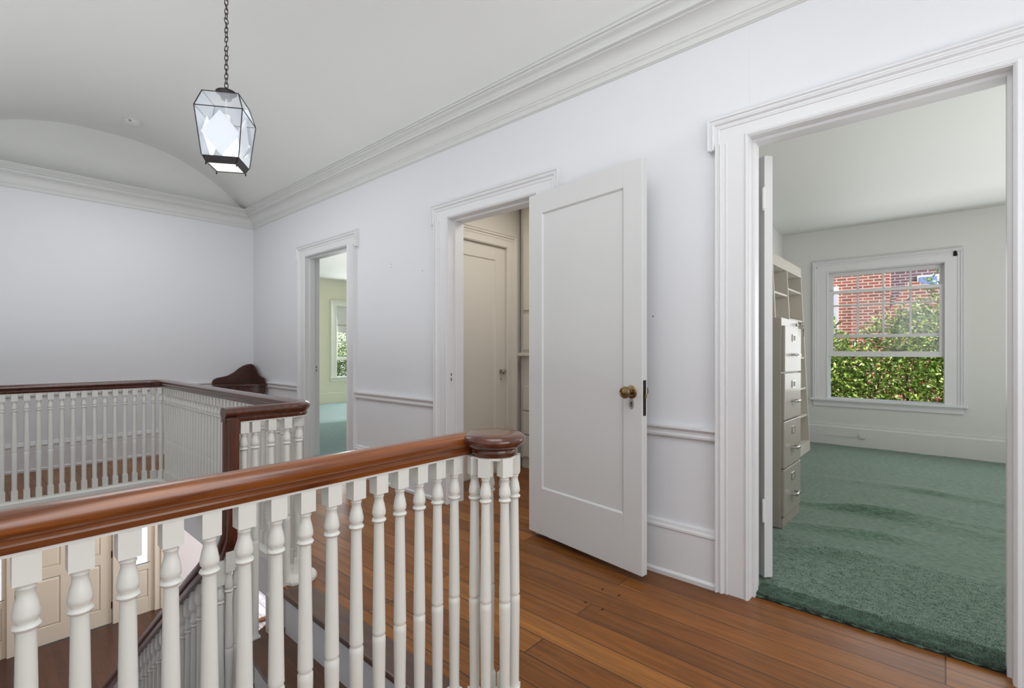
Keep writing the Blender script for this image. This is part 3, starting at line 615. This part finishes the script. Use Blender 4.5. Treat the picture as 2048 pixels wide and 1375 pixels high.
# ------------------------------------------------------------------ staircase
st = empty('staircase', (.2, 3.8, -3), label='winding staircase with brown treads and white risers going down', cat='staircase')
PV = (.78, WY1)
def ray_box(deg):     # intersection from pivot with the stair box
    c, s = math.cos(R(deg)), math.sin(R(deg)); ts = []
    if c < -1e-6: ts.append((XL - PV[0]) / c)
    if s < -1e-6: ts.append((WY0 + .02 - PV[1]) / s)
    t = min(ts); return (PV[0] + c * t, PV[1] + s * t)
def tread(poly, z, mat='tread'):
    bm = B(); prism(bm, poly, z - .03, z); obj('tread', bm, mat, st, bevel=.008)
# step 1 with its rounded end
arc1 = [(.862 + .0, 2.30)] + [(1.04 + .178 * math.cos(R(a_)), 2.33 + .175 * math.sin(R(a_))) for a_ in range(170, 80, -12)] + [(1.06, 2.505)]
tread([(WX, WY0 + .02), (WX, 2.33), (1.06, 2.40), (1.06, 2.505)] + arc1[-2:0:-1] + [(.845, 2.30), (.83, 2.14), (.82, WY0 + .02)], -.2)
tread([(.86, WY0 + .02), (.90, 2.3), (1.0, 2.40), (.98, 2.49), (.84, 2.49), (PV[0], 2.42)] + [ray_box(225), (XL, WY0 + .02)] , -.4)
tread([PV, ray_box(228), ray_box(222), (XL, 1.3), (XL, WY1)] if False else [(PV[0] + .02, PV[1]), ray_box(225), (XL, WY1 - .0)], -.6)
bm = B(); box(bm, WX - .012, WX, WY0 + .01, WY1 - .05, -.2, -.022); obj('riser', bm, 'trim', st)
bm = B(); box(bm, .86, .872, WY0 + .02, 2.3, -.4, -.23); obj('riser', bm, 'trim', st)
e = ray_box(225)
bm = B(); polyex(bm, [(PV[0], PV[1], -.6), (e[0], e[1], -.6), (e[0], e[1], -.43), (PV[0], PV[1], -.43)], (.008, -.008, 0)); obj('riser', bm, 'trim', st)
bm = B(); box(bm, XL, PV[0], WY1 - .012, WY1, -.8, -.63); obj('riser', bm, 'trim', st)
for k in range(4, 15):
    y0 = WY1 + .28 * (k - 4) - (.0 if k == 4 else 0); y1 = y0 + .28 + .03; z = -.2 * k
    tread([(XL, y0), (.80, y0), (.80, y1), (XL, y1)], z)
    bm = B(); box(bm, XL, .78, y1 - .04, y1 - .03, z - .2, z - .03); obj('riser', bm, 'trim', st)
bm = B(); ye = WY1 + .28 * 11
polyex(bm, [(.80, WY1 - .01, -.43), (.80, WY1, -.83), (.80, ye, -3.0), (.80, ye + .02, -2.8), (.80, ye, -2.62), (.80, WY1 + .3, -.62), (.80, WY1 + .04, -.42)], (.035, 0, 0)); obj('stringer', bm, 'trim', st)
bm = B(); box(bm, WX - .02, WX + .1, WY0 - .03, WY0 + .02, -.6, -.02); box(bm, XL, WX, WY0 - .03, WY0 + .01, -1.2, -.02); obj('wall_string', bm, 'trim', st)
# stair balustrade with gooseneck
sb = empty('stair_balustrade', (.76, 4.0, -1.6), label='white spindle stair balustrade descending with a dark curved handrail', cat='balustrade')
def rz_(y): return .138 - (y - 2.61) * .705
pp = [(.804, YU, ZU + .015), (.804, YU, .6), (.802, YU + .002, .40), (.80, YU + .012, .31), (.79, YU + .04, .245), (.78, YU + .09, .20), (.765, YU + .15, rz_(YU + .15) + .012), (.755, YU + .22, rz_(YU + .22) - .0)]
pp += [(.75, y, rz_(y)) for y in (2.75, 3.2, 4, 5, 5.55)] + [(.75, 5.65, rz_(5.62)), (.75, 5.8, rz_(5.66))]
hr = [(u * .95, v - .045) for u, v in rail_prof]
bm = B(); sweep(bm, pp, hr, lateral=(1, 0, 0)); obj('handrail', bm, 'drop', sb, smooth=30)
bm = B(); box(bm, .777, .830, YU - .027, YU + .027, .36, ZU + .02); obj('drop_post', bm, 'drop', sb, bevel=.01, label='vertical dark wood drop joining the two handrails')
for k in range(4, 15):
    for j in range(3):
        y = WY1 + .28 * (k - 4) + .05 + .0933 * j; zt = rz_(y) - .03; z0 = -.2 * k
        if y < YU + .12: zt = min(zt, .2)
        L_ = zt - z0; o = put_bal(bal_mesh(zt=zt, z1=zt - .06 - .05, ring=zt - .19, col=z0 + .42, zb=z0 + .14, z0=z0, seg=8), sb, .77, y, 0)
for x, y in ((.80, YU + .01), (.835, YU + .03), (.785, YU + .045)):
    put_bal(bal_mesh(zt=.24, z1=.15, ring=.06, col=-.2, zb=-.4, z0=-.5 if x > .9 else -.43, seg=10), sb, x, y)

# ------------------------------------------------------------------ lower hall
ZL = -3.0; YD = 9.45
bm = B(); box(bm, XL, 2.30, YF, YD, ZL - .1, ZL); S('floor_lower', bm, 'lowfloor', 'dark brown wood floor of the entrance hall downstairs', 'floor')
bm = B(); box(bm, 2.30, 7.1, YF, YD, ZL - .1, ZL); S('floor_glare', bm, 'glarefloor', 'plank floor glimpsed downstairs beside the stairs, window glare painted pale into its boards', 'floor')
DL, DRt = .456, 1.499
bm = B(); wall_boxes(bm, 'y', YD, YD + .3, XL - .12, 7.2, ZL, -.27, [(.08, 2.06, ZL, -.78)]); S('wall_lower_back', bm, 'lower', 'pale front wall of the entrance hall downstairs', 'wall')
bm = B(); box(bm, 7.08, 7.2, YF, YD, ZL, -.27); box(bm, XL, 7.2, YF - .1, YF, ZL, -.27); S('wall_lower_right', bm, 'lower', 'pale side wall downstairs', 'wall')
bm = B()
for x0, x1 in ((.0, .10), (.38, DL), (DRt, 1.60), (2.02, 2.14)): box(bm, x0, x1, YD - .04, YD + .06, ZL, -.75)
box(bm, .0, 2.14, YD - .04, YD + .06, -.85, -.75); box(bm, 2.10, 2.15, YD - .06, YD, ZL, -.70)
S('trim_9', bm, 'cream', 'cream frame around the front door and its sidelights', 'door frame', bevel=.006)
def panel(bm, x0, x1, z0, z1, y, out=-1):
    box(bm, x0, x1, y - .003, y + .004, z0, z1); c = .03
    a_ = [(x0 + .006, z0 + .006), (x1 - .006, z0 + .006), (x1 - .006, z1 - .006), (x0 + .006, z1 - .006)]; b_ = [(x0 + c, z0 + c), (x1 - c, z0 + c), (x1 - c, z1 - c), (x0 + c, z1 - c)]
    va = [bm.verts.new((x, y - .004, z)) for x, z in a_]; vb = [bm.verts.new((x, y - .014, z)) for x, z in b_]
    for k in range(4): bm.faces.new((va[k], va[(k + 1) % 4], vb[(k + 1) % 4], vb[k]))
    bm.faces.new(vb)
fd = empty('door_4', ((DL + DRt) / 2, YD, ZL), label='cream six panel front door at the foot of the stairs', cat='door', kind='structure')
h = 2.12; x0, x1 = DL + .01, DRt - .01; sw = .13; cm = (x0 + x1) / 2; y = YD + .005
bm = B()
rails_ = [(0, .25), (.92, 1.08), (1.62, 1.74), (h - .12, h)]
for q in ((x0, x0 + sw), (x1 - sw, x1), (cm - .06, cm + .06)): box(bm, q[0], q[1], y, y + .045, ZL + .01, ZL + h)
for a_, b_ in rails_: box(bm, x0, x1, y, y + .045, ZL + .01 + a_, ZL + b_)
obj('door_leaf', bm, 'cream', fd, bevel=.004)
for z0, z1 in ((.25, .92), (1.08, 1.62), (1.74, h - .12)):
    for a_, b_ in ((x0 + sw, cm - .06), (cm + .06, x1 - sw)):
        bm = B(); panel(bm, a_, b_, ZL + z0, ZL + z1, y + .018); obj('door_panel', bm, 'cream', fd)
for z in (.28, 1.05, 1.85):
    bm = B(); lathe(bm, [(.009, -.05), (.009, .05)], (x1 + .004, y - .008, ZL + z), 10); obj('hinge', bm, 'dark', fd)
bm = B(); lathe(bm, [(.03, 0), (.03, .005), (.012, .01), (.012, .035), (.028, .045), (.03, .058), (.02, .068), (0, .07)], (x0 + .07, y, ZL + 1.0), 20, (0, -1, 0)); obj('knob', bm, 'brass', fd, smooth=40)
for i, (a_, b_, g0, g1, lab) in enumerate(((1.60, 2.02, 1.72, 1.945, 'narrow curtained sidelight right of the front door'), (.10, .38, .14, .34, 'narrow curtained sidelight left of the front door'))):
    sl = empty('window_%d' % (4 + i), ((a_ + b_) / 2, YD, ZL), label=lab, cat='window', kind='structure')
    bm = B(); box(bm, a_, g0, YD, YD + .05, ZL, -.85); box(bm, g1, b_, YD, YD + .05, ZL, -.85); box(bm, g0, g1, YD, YD + .05, ZL, ZL + .24); box(bm, g0, g1, YD, YD + .05, ZL + .68, ZL + .76); box(bm, g0, g1, YD, YD + .05, -.95, -.85)
    obj('sidelight_frame', bm, 'cream', sl, bevel=.003)
    bm = B(); panel(bm, g0, g1, ZL + .24, ZL + .68, YD + .02); obj('lower_panel', bm, 'cream', sl)
    bm = B(); box(bm, g0, g1, YD + .045, YD + .049, ZL + .76, -.95); obj('glass_pane', bm, 'glass', sl)
    bm = B(); n = 40; v0 = []; v1 = []
    for j in range(n + 1):
        x = g0 + .004 + (g1 - g0 - .008) * j / n; yy = YD + .03 + .006 * math.sin(j * 1.5); v0.append(bm.verts.new((x, yy, ZL + .775))); v1.append(bm.verts.new((x, yy, -.96)))
    for j in range(n): bm.faces.new((v0[j], v0[j + 1], v1[j + 1], v1[j]))
    obj('sheer_curtain', bm, 'sheer', sl, smooth='all')
    bm = B(); tube(bm, [(g0 - .02, YD - .005, ZL + .79), (g1 + .02, YD - .005, ZL + .79)], .004); obj('curtain_rod', bm, 'brass', sl)
bm = B(); sweep(bm, [(6.9, YD, ZL), (2.16, YD, ZL)], [(0, 0), (.02, 0), (.02, .16), (.01, .18), (0, .18)]); S('baseboard_lower', bm, 'trim', 'white baseboard right of the front door downstairs', 'baseboard')

# ------------------------------------------------------------------ lantern
lan = empty('hanging_lantern', (1.0, 3.08, 2.19), (0, 0, R(-36.4)), label='glass and dark metal lantern hanging on a long chain from the vault', cat='lantern')
def sq(h, z): return [Vector((x * h, y * h, z)) for x, y in ((-1, -1), (1, -1), (1, 1), (-1, 1))]
zt_, zs, zb_, z0_ = .39, .295, .035, 0.0; ht, hs_, hb, h0 = .092, .121, .094, .078
T, Sh, Bo, B0 = sq(ht, zt_), sq(hs_, zs), sq(hb, zb_), sq(h0, z0_)
bm = B()
for k in range(4):
    j = (k + 1) % 4
    for p, q in ((T[k], Sh[k]), (Sh[k], Bo[k]), (T[k], T[j]), (Sh[k], Sh[j])): tube(bm, [p, q], .0028, 6)
obj('frame', bm, 'iron', lan, world=False)
bm = B()
for k in range(4):
    j = (k + 1) % 4; i0 = [v * .93 for v in (Bo[k], Bo[j])]; o4 = [Bo[k], Bo[j], B0[j], B0[k]]
    c_ = Vector((0, 0, 0)); mid = (Bo[k] + Bo[j]) / 2; nn = Vector((mid.x, mid.y, 0)).normalized()
    polyex(bm, o4, -nn * .006)
for v in B0: lathe(bm, [(.001, -.014), (.005, -.01), (.003, -.004), (.004, 0)], v, 8)
obj('bottom_ring', bm, 'iron', lan, world=False)
def paneq(pts, mat, nm, off=0, parent=lan, th=.002):
    c = sum(pts, Vector()) / len(pts); nn = (pts[1] - pts[0]).cross(pts[2] - pts[0]).normalized()
    if nn.dot(Vector((c.x, c.y, 0))) < 0: nn = -nn
    bm = B(); polyex(bm, [p - nn * off for p in pts], -nn * th); return obj(nm, bm, mat, parent, world=False)
for k in range(4):
    j = (k + 1) % 4
    g = paneq([T[k], T[j], Sh[j], Sh[k]], 'lglass', 'glass_pane'); g = paneq([Sh[k], Sh[j], Bo[j], Bo[k]], 'lglass', 'glass_pane')
    q = [Sh[k], Sh[j], Bo[j], Bo[k]]
    c = sum(q, Vector()) / 4; mt = (Sh[k] + Sh[j]) / 2; mb = (Bo[k] + Bo[j]) / 2; ml = (Sh[k] + Bo[k]) / 2; mr_ = (Sh[j] + Bo[j]) / 2
    f_ = lambda p: p + (c - p) * .06
    paneq([f_(mt), f_(mr_), f_(mb), f_(ml)], 'diff', 'diffuser_panel', off=.018, th=.003)
bm = B(); polyex(bm, sq(h0 * .97, .004), (0, 0, .003)); obj('bottom_glass', bm, 'diff', lan, world=False)
bm = B(); lathe(bm, [(.0, .392), (.026, .392), (.028, .402), (.035, .412), (.052, .424), (.055, .430), (.052, .434), (.03, .442), (.012, .447), (.008, .46), (.0, .46)], (0, 0, 0), 32); obj('canopy_cap', bm, 'iron', lan, world=False, smooth=40)
bm = B(); lathe(bm, [(.006, .28), (.006, .40)], (0, 0, 0), 10); lathe(bm, [(.018, .25), (.02, .3), (.0, .31)], (0, 0, 0), 14); obj('lamp_holder', bm, 'plastic', lan, world=False, smooth=40)
bm = B(); lathe(bm, [(0, .13), (.02, .14), (.032, .165), (.033, .19), (.022, .225), (.014, .25)], (0, 0, 0), 20); obj('bulb', bm, emis_mat('bulb', (1, .97, .92, 1), 2.2), lan, world=False, smooth='all')
li = light('lantern_light', 'POINT', (1.0, 3.08, 2.40), 1.8, (1, .98, .95), .05)
bm = B()
def link(z, ax, l=.017, wd_=.0085, r=.0024, tilt=0):
    pts = []
    for i in range(14):
        a_ = 6.2832 * i / 14; u = wd_ * math.cos(a_); v = (l - wd_) * (1 if math.sin(a_) > 0 else -1) * (1 if abs(math.sin(a_)) > .1 else 0) + wd_ * math.sin(a_)
        pts.append((u * math.cos(ax) + tilt * v, u * math.sin(ax), z + v))
    tube(bm, pts, r, 6, closed=True)
z = .472; i = 0
zl = []
while z < 1.19: zl.append((z, i)); z += .0265; i += 1
chn = None
for z, i in zl: link(z, (math.pi / 2 if i % 2 else 0) + random.uniform(-.35, .35), tilt=random.uniform(-.18, .18))
obj('chain', bm, 'chain', lan, world=False, smooth='all')
bm = B(); lathe(bm, [(.05, 1.20), (.048, 1.185), (.02, 1.172), (.008, 1.165), (0, 1.165)], (0, 0, 0), 24); obj('ceiling_rose', bm, 'iron', lan, world=False, smooth=40)
# smoke detector
sd = empty('smoke_detector', (1.102, 5.95, 3.388), label='round white smoke detector on the vaulted ceiling', cat='smoke detector')
bm = B(); lathe(bm, [(.0, 0), (.082, 0), (.082, -.01), (.072, -.016), (.066, -.034), (.052, -.042), (.0, -.044)], (1.102, 5.95, 3.388), 32); obj('housing', bm, 'plastic', sd, smooth=30)
bm = B()
for k in range(5): box(bm, 1.06 + .011 * k, 1.064 + .011 * k, 5.885, 5.892, 3.357, 3.374)
obj('vents', bm, 'dark', sd)

# ------------------------------------------------------------------ corner washstand
ws = empty('corner_washstand', (2.2, 6.26, 0), label='dark wood corner stand with arched backboards in the far hall corner', cat='corner stand')
CX_, CY_ = W - .036, YB - .036; RR = .44
def qarc(r, n=16): return [(CX_ - r * math.cos(math.pi / 2 * i / n), CY_ - r * math.sin(math.pi / 2 * i / n)) for i in range(n + 1)]
bm = B(); prism(bm, [(CX_, CY_)] + qarc(RR), .725, .745); obj('top', bm, 'stand', ws, bevel=.004)
bm = B(); sweep(bm, [(x, y, .64) for x, y in qarc(RR - .02)], [(0, 0), (.015, 0), (.015, .085), (0, .085)]); obj('apron', bm, 'stand', ws, smooth=30)
og = [(0, .745), (.44, .745), (.44, .775), (.425, .80), (.39, .818), (.33, .828), (.27, .842), (.21, .875), (.15, .925), (.10, .955), (.05, .972), (0, .975)]
bm = B(); polyex(bm, [(CX_ - s, CY_, z) for s, z in og], (0, -.015, 0)); obj('backboard', bm, 'stand', ws, bevel=.003)
bm = B(); polyex(bm, [(CX_, CY_ - s, z) for s, z in og], (-.015, 0, 0)); obj('backboard', bm, 'stand', ws, bevel=.003)
for x, y in ((CX_ - RR + .03, CY_ - .03), (CX_ - .03, CY_ - RR + .03), (CX_ - .30, CY_ - .30), (CX_ - .03, CY_ - .03)):
    bm = B(); polyex(bm, [(x - .016, y - .016, .725), (x + .016, y - .016, .725), (x + .016, y + .016, .725), (x - .016, y + .016, .725)], (0, 0, -.3)); lathe(bm, [(.010, .0), (.013, .1), (.016, .43)], (x, y, 0), 8); obj('leg', bm, 'stand', ws)
bm = B(); prism(bm, [(CX_, CY_)] + qarc(RR - .05), .27, .285); obj('lower_shelf', bm, 'stand', ws)

# ------------------------------------------------------------------ filing cabinet
fc = empty('filing_cabinet', (3.425, .767, .022), (0, R(1.1), 0), label='tall four drawer beige metal filing cabinet behind the open door', cat='filing cabinet')
fw, fd_, fh = .475, .66, 1.335
bm = B(); box(bm, 0, fw, .012, fd_, 0, fh); obj('body', bm, 'steel', fc, world=False, bevel=.004)
bm = B(); box(bm, .006, fw - .006, 0, .012, .0, .062); obj('plinth', bm, 'steel', fc, world=False)
for k in range(4):
    z0 = .07 + k * .305; z1 = z0 + .298
    bm = B(); box(bm, .008, fw - .008, -.008, .014, z0, z1); dd = obj('drawer', bm, 'steel', fc, world=False, bevel=.005)
    bm = B(); c = fw / 2; zc = z0 + .115
    tube(bm, [(c - .055, -.006, zc), (c - .052, -.034, zc), (c - .04, -.042, zc), (c + .04, -.042, zc), (c + .052, -.034, zc), (c + .055, -.006, zc)], .0065, 8); box(bm, c - .05, c + .05, -.044, -.036, zc - .012, zc + .006)
    obj('handle', bm, 'nickel', dd, world=False, smooth=40)
    bm = B(); zc = z0 + .225
    for q in ((c - .04, c - .034, zc - .024, zc + .024), (c + .034, c + .04, zc - .024, zc + .024), (c - .04, c + .04, zc - .024, zc - .018), (c - .04, c + .04, zc + .018, zc + .024)): box(bm, q[0], q[1], -.013, -.007, q[2], q[3])
    obj('label_holder', bm, 'nickel', dd, world=False)
    bm = B(); box(bm, c - .034, c + .034, -.0095, -.0075, zc - .018, zc + .018); obj('label_card', bm, new_mat('card_grey', srgb(160, 158, 150), .7) if k == 0 else bpy.data.materials['card_grey'], dd, world=False)
bm = B(); lathe(bm, [(.011, 0), (.011, .006), (.008, .009), (0, .009)], (fw - .05, .012, fh - .025), 16, (0, -1, 0)); obj('lock', bm, 'nickel', fc, world=False)
kb = empty('key_ring', (3.425 + fw - .01, .75, .022 + fh - .03), label='small bunch of dark keys hanging from the filing cabinet lock', cat='keys')
kx, ky, kz = kb.location
bm = B(); box(bm, kx - .045, kx + .03, ky - .004, ky, kz - .006, kz + .006); lathe(bm, [(.014, 0), (.014, .003)], (kx + .035, ky - .003, kz), 14, (0, 1, 0)); obj('key', bm, 'dark', kb)
bm = B(); tube(bm, [(kx + .035 + .012 * math.cos(6.28 * i / 12), ky - .004, kz - .016 + .014 * math.sin(6.28 * i / 12)) for i in range(12)], .0015, 6, closed=True); obj('ring', bm, 'nickel', kb)
bm = B(); lathe(bm, [(.012, 0), (.012, .004)], (kx + .04, ky - .006, kz - .04), 14, (0, 1, 0)); box(bm, kx + .037, kx + .043, ky - .006, ky - .003, kz - .085, kz - .045); obj('key', bm, 'dark', kb)

# ------------------------------------------------------------------ bookcase
bs = empty('bookcase', (4.55, 1.14, .02), (R(-2.6), 0, 0), label='tall empty cream painted bookcase against the side wall', cat='bookcase')
bw, bd, bh = 1.80, .27, 2.07
Xs = [0, .56, 1.12, bw - .022]
for i, x in enumerate(Xs):
    bm = B(); box(bm, x, x + .022, 0, bd, .0 if i in (0, 3) else .09, bh if i in (0, 3) else bh - .1); obj('side_panel' if i in (0, 3) else 'divider', bm, 'shelf', bs, world=False, bevel=.002)
bm = B(); box(bm, .02, bw - .02, .0, .018, bh - .10, bh - .01); box(bm, .02, bw - .02, 0, bd, bh - .12, bh - .10); obj('top_board', bm, 'shelf', bs, world=False, bevel=.002)
bm = B(); box(bm, .02, bw - .02, 0.0, .018, 0, .09); box(bm, .02, bw - .02, 0, bd, .09, .11); obj('base_board', bm, 'shelf', bs, world=False, bevel=.002)
bm = B(); box(bm, .02, bw - .02, bd - .008, bd, .09, bh - .1); obj('back_panel', bm, 'shelf', bs, world=False)
for c, zz in enumerate(((1.66, 1.32, .98, .64, .36), (1.68, 1.36, 1.0, .66, .38), (1.76, 1.44, 1.03, .69, .39))):
    for z in zz:
        bm = B(); box(bm, Xs[c] + .022, Xs[c + 1], .01, bd - .01, z, z + .02); obj('shelf', bm, 'shelf', bs, world=False, bevel=.002)
# phone jack with wire on the office baseboard
pj = empty('phone_jack', (XO - .03, .72, .15), label='small white phone jack with a short wire on the baseboard under the window', cat='phone jack')
bm = B(); box(bm, XO - .045, XO - .018, .69, .75, .12, .17); obj('box', bm, 'plastic', pj, bevel=.005)
bm = B(); tube(bm, [(XO - .03, .75, .14), (XO - .03, .82, .13), (XO - .025, .95, .125), (XO - .025, 1.08, .13)], .003); obj('wire', bm, 'plastic', pj)

# ------------------------------------------------------------------ person downstairs
pn = empty('person', (3.17, 7.68, ZL), label='person in dark trousers and tan shoes standing downstairs, only the feet in view', cat='person')
def skin(name, chain, edges, mat, parent, sub=2, rootv=0):
    me = bpy.data.meshes.new(name); me.from_pydata([c[:3] for c in chain], edges, []); me.materials.append(M[mat])
    o = bpy.data.objects.new(name, me); COL.objects.link(o); o.parent = parent
    s = o.modifiers.new('skin', 'SKIN'); s.use_smooth_shade = True
    for i, c in enumerate(chain): me.skin_vertices[0].data[i].radius = (c[3], c[4] if len(c) > 4 else c[3])
    me.skin_vertices[0].data[rootv].use_root = True
    u = o.modifiers.new('sub', 'SUBSURF'); u.levels = sub; u.render_levels = sub; return o
V = [(0, 0, .95, .15, .11), (0, 0, 1.15, .13, .1), (0, 0, 1.35, .16, .11), (0, 0, 1.47, .07), (0, 0, 1.55, .055), (0, .01, 1.64, .085, .1), (0, .0, 1.74, .06),
     (-.10, 0, .88, .085), (-.11, -.01, .48, .06), (-.11, .01, .10, .042), (.10, 0, .88, .085), (.11, -.01, .48, .06), (.11, .01, .10, .042),
     (-.19, 0, 1.42, .055), (-.24, .01, 1.14, .042), (-.23, -.06, .90, .03), (.19, 0, 1.42, .055), (.24, .01, 1.14, .042), (.23, -.06, .90, .03),
     (-.225, -.08, .82, .026, .014), (.225, -.08, .82, .026, .014)]
E_ = [(0, 1), (1, 2), (2, 3), (3, 4), (4, 5), (5, 6), (0, 7), (7, 8), (8, 9), (0, 10), (10, 11), (11, 12), (2, 13), (13, 14), (14, 15), (2, 16), (16, 17), (17, 18), (15, 19), (18, 20)]
for s in (-1, 1):
    b0 = 19 if s < 0 else 20
    for f in range(4):
        V.append((s * .225, -.095 - .004 * f + (f - 1.5) * .017, .775, .008)); V.append((s * .222, -.11 + (f - 1.5) * .016, .735 - .006 * (1 if f in (0, 3) else 0), .0075)); E_ += [(b0, len(V) - 2), (len(V) - 2, len(V) - 1)]
    V.append((s * .21, -.125, .82, .009)); V.append((s * .205, -.14, .785, .008)); E_ += [(b0, len(V) - 2), (len(V) - 2, len(V) - 1)]
for s in (-1, 1):
    k = 9 if s < 0 else 12; V.append((s * .115, -.06, .045, .035, .03)); V.append((s * .12, -.15, .03, .035, .02)); E_ += [(k, len(V) - 2), (len(V) - 2, len(V) - 1)]
skin('body', V, E_, 'skin', pn, 2)
skin('trousers', [(0, 0, .96, .165, .125), (-.10, 0, .86, .105), (-.11, -.01, .48, .08), (-.11, .01, .13, .07), (.10, 0, .86, .105), (.11, -.01, .48, .08), (.11, .01, .13, .07)], [(0, 1), (1, 2), (2, 3), (0, 4), (4, 5), (5, 6)], 'trouser', pn)
skin('shirt', [(0, 0, .98, .165, .125), (0, 0, 1.15, .15, .12), (0, 0, 1.36, .18, .125), (0, 0, 1.46, .08), (-.19, 0, 1.42, .075), (-.235, .01, 1.18, .06), (.19, 0, 1.42, .075), (.235, .01, 1.18, .06)], [(0, 1), (1, 2), (2, 3), (2, 4), (4, 5), (2, 6), (6, 7)], 'shirt', pn)
skin('hair', [(0, .03, 1.66, .1, .09), (0, .03, 1.73, .09, .085), (0, .04, 1.60, .08, .06)], [(0, 1), (0, 2)], 'hair', pn)
for s in (-1, 1):
    skin('shoe', [(s * .112, .04, .04, .042, .038), (s * .115, -.05, .04, .042, .034), (s * .122, -.16, .03, .046, .026), (s * .122, -.21, .025, .03, .02)], [(0, 1), (1, 2), (2, 3)], 'leather', pn)
for s in (-1, 1):
    bm = B(); lathe(bm, [(0, .0), (.009, .002), (.0, .006)], (s * .032, -.088, 1.645), 10, (0, -1, 0)); obj('eye', bm, 'dark', pn, world=False)
pn.rotation_euler.z = R(-95)

# ------------------------------------------------------------------ outdoors
bm = B(); box(bm, 7.13, 20, -14, 20, -3.4, -3.3); box(bm, -8, 7.13, 9.96, 20, -3.4, -3.3); S('ground', bm, 'soil', 'garden ground outside the windows', 'ground')
bh_ = empty('brick_house', (12.2, 1, -3.3), label='red brick neighbouring house beyond the shrubs outside the window', cat='house')
bm = B(); wall_boxes(bm, 'x', 11.5, 11.8, .78, 9, -3.3, 6, [(1.62, 2.6, .9, 2.35)]); obj('brick_wall', bm, 'brick', bh_)
bm = B(); polyex(bm, [(11.5, -6, -3.3), (11.5, .78, -3.3), (11.5, .78, 1.9), (11.5, .5, 2.42), (11.5, -.4, 2.1), (11.5, -6, .9)], (.3, 0, 0)); obj('brick_wing', bm, 'brick', bh_)
bm = B(); box(bm, 12.6, 12.9, -7, 2, -3.3, 6); obj('rear_wall', bm, 'brick2', bh_, label='brick wall set back, shade painted into its purplish colour')
bm = B(); box(bm, 12.55, 12.62, .08, .42, 2.15, 2.62); f = obj('window', bm, 'trim', bh_); bm = B(); box(bm, 12.54, 12.56, .12, .38, 2.19, 2.58); obj('pane', bm, 'pane_blue', f)
bm = B(); box(bm, 11.46, 11.52, 1.58, 1.66, .86, 2.39); box(bm, 11.46, 11.52, 2.56, 2.64, .86, 2.39); box(bm, 11.46, 11.52, 1.58, 2.64, 2.33, 2.4); box(bm, 11.46, 11.52, 1.58, 2.64, .84, .92); f = obj('window', bm, 'trim', bh_); bm = B(); box(bm, 11.6, 11.62, 1.62, 2.6, .9, 2.35); obj('pane', bm, 'dark', f)
bm = B(); box(bm, 11.2, 13.2, -7, 9.3, 6, 6.15); obj('roof', bm, 'dark', bh_)
def shrub(name, c, r, zc, rz__, n, mat, label, group=None, leafl=(.045, .095), seed=1):
    rnd_ = random.Random(seed); rt = empty(name, (c[0], c[1], -3.3), label=label, cat='shrub', group=group)
    vs_, fs = [], []
    lobes = [(rnd_.uniform(-.6, .6), rnd_.uniform(-.6, .6), rnd_.uniform(-.7, .85), rnd_.uniform(.35, .6)) for _ in range(16)]
    for _ in range(n):
        l = rnd_.choice(lobes); u = Vector((rnd_.gauss(0, 1), rnd_.gauss(0, 1), rnd_.gauss(0, 1))).normalized() * (rnd_.random() ** .22) * l[3]
        p = Vector((c[0] + (l[0] + u.x) * r[0], c[1] + (l[1] + u.y) * r[1], zc + (l[2] + u.z) * rz__)) - Vector((c[0], c[1], -3.3))
        d_ = Vector((rnd_.gauss(0, .6) + u.x, rnd_.gauss(0, .6) + u.y, rnd_.gauss(.35, .5))).normalized(); s_ = d_.cross(Vector((rnd_.gauss(0, 1), rnd_.gauss(0, 1), rnd_.gauss(0, 1)))).normalized()
        up = d_.cross(s_); L_ = rnd_.uniform(*leafl); w_ = L_ * .24; k = len(vs_)
        vs_ += [p, p + d_ * L_ * .45 + s_ * w_ + up * w_ * .35, p + d_ * L_, p + d_ * L_ * .45 - s_ * w_ + up * w_ * .35, p + d_ * L_ * .5]
        fs += [(k, k + 1, k + 4), (k + 1, k + 2, k + 4), (k + 2, k + 3, k + 4), (k + 3, k, k + 4)]
    me = bpy.data.meshes.new('foliage'); me.from_pydata(vs_, [], fs); me.materials.append(M[mat]); o = bpy.data.objects.new('foliage', me); COL.objects.link(o); o.parent = rt
    bm = B()
    for i in range(7):
        l = lobes[i]; p0 = Vector((c[0] + .1 * math.cos(i), c[1] + .1 * math.sin(i), -3.3)); p2 = Vector((c[0] + l[0] * r[0], c[1] + l[1] * r[1], zc + l[2] * rz__)); tube(bm, [p0, (p0 + p2) / 2 + Vector((.05, .08, .1)), p2], [.05, .035, .012], 7)
    obj('stems', bm, 'bark', rt); return rt
shrub('garden_shrub', (9.0, 1.7), (.9, .8), -.3, 1.55, 22000, 'leaf', 'leafy green shrub filling the left of the office window view', seed=3)
shrub('garden_shrub', (9.1, .15), (.9, .95), -.05, 1.75, 28000, 'leaf', 'taller sunlit shrub in the right of the office window view', seed=5)
shrub('garden_shrub', (9.3, -1.6), (1.0, .9), -.4, 1.7, 9000, 'leaf', 'leafy shrub outside the second window of the carpeted room', seed=8)
shrub('garden_shrub', (9.4, 3.3), (1.0, .9), -.5, 1.5, 6000, 'leaf', 'leafy shrub at the left end of the row by the brick house', seed=9)
shrub('garden_shrub', (7.2, 12.4), (1.3, .9), .1, 1.9, 14000, 'leaf2', 'pale green shrub outside the bedroom window', seed=11)
shrub('garden_shrub', (8.9, 13.0), (1.2, .9), .3, 2.1, 9000, 'leaf2', 'pale green shrub farther along outside the bedroom window', seed=12)
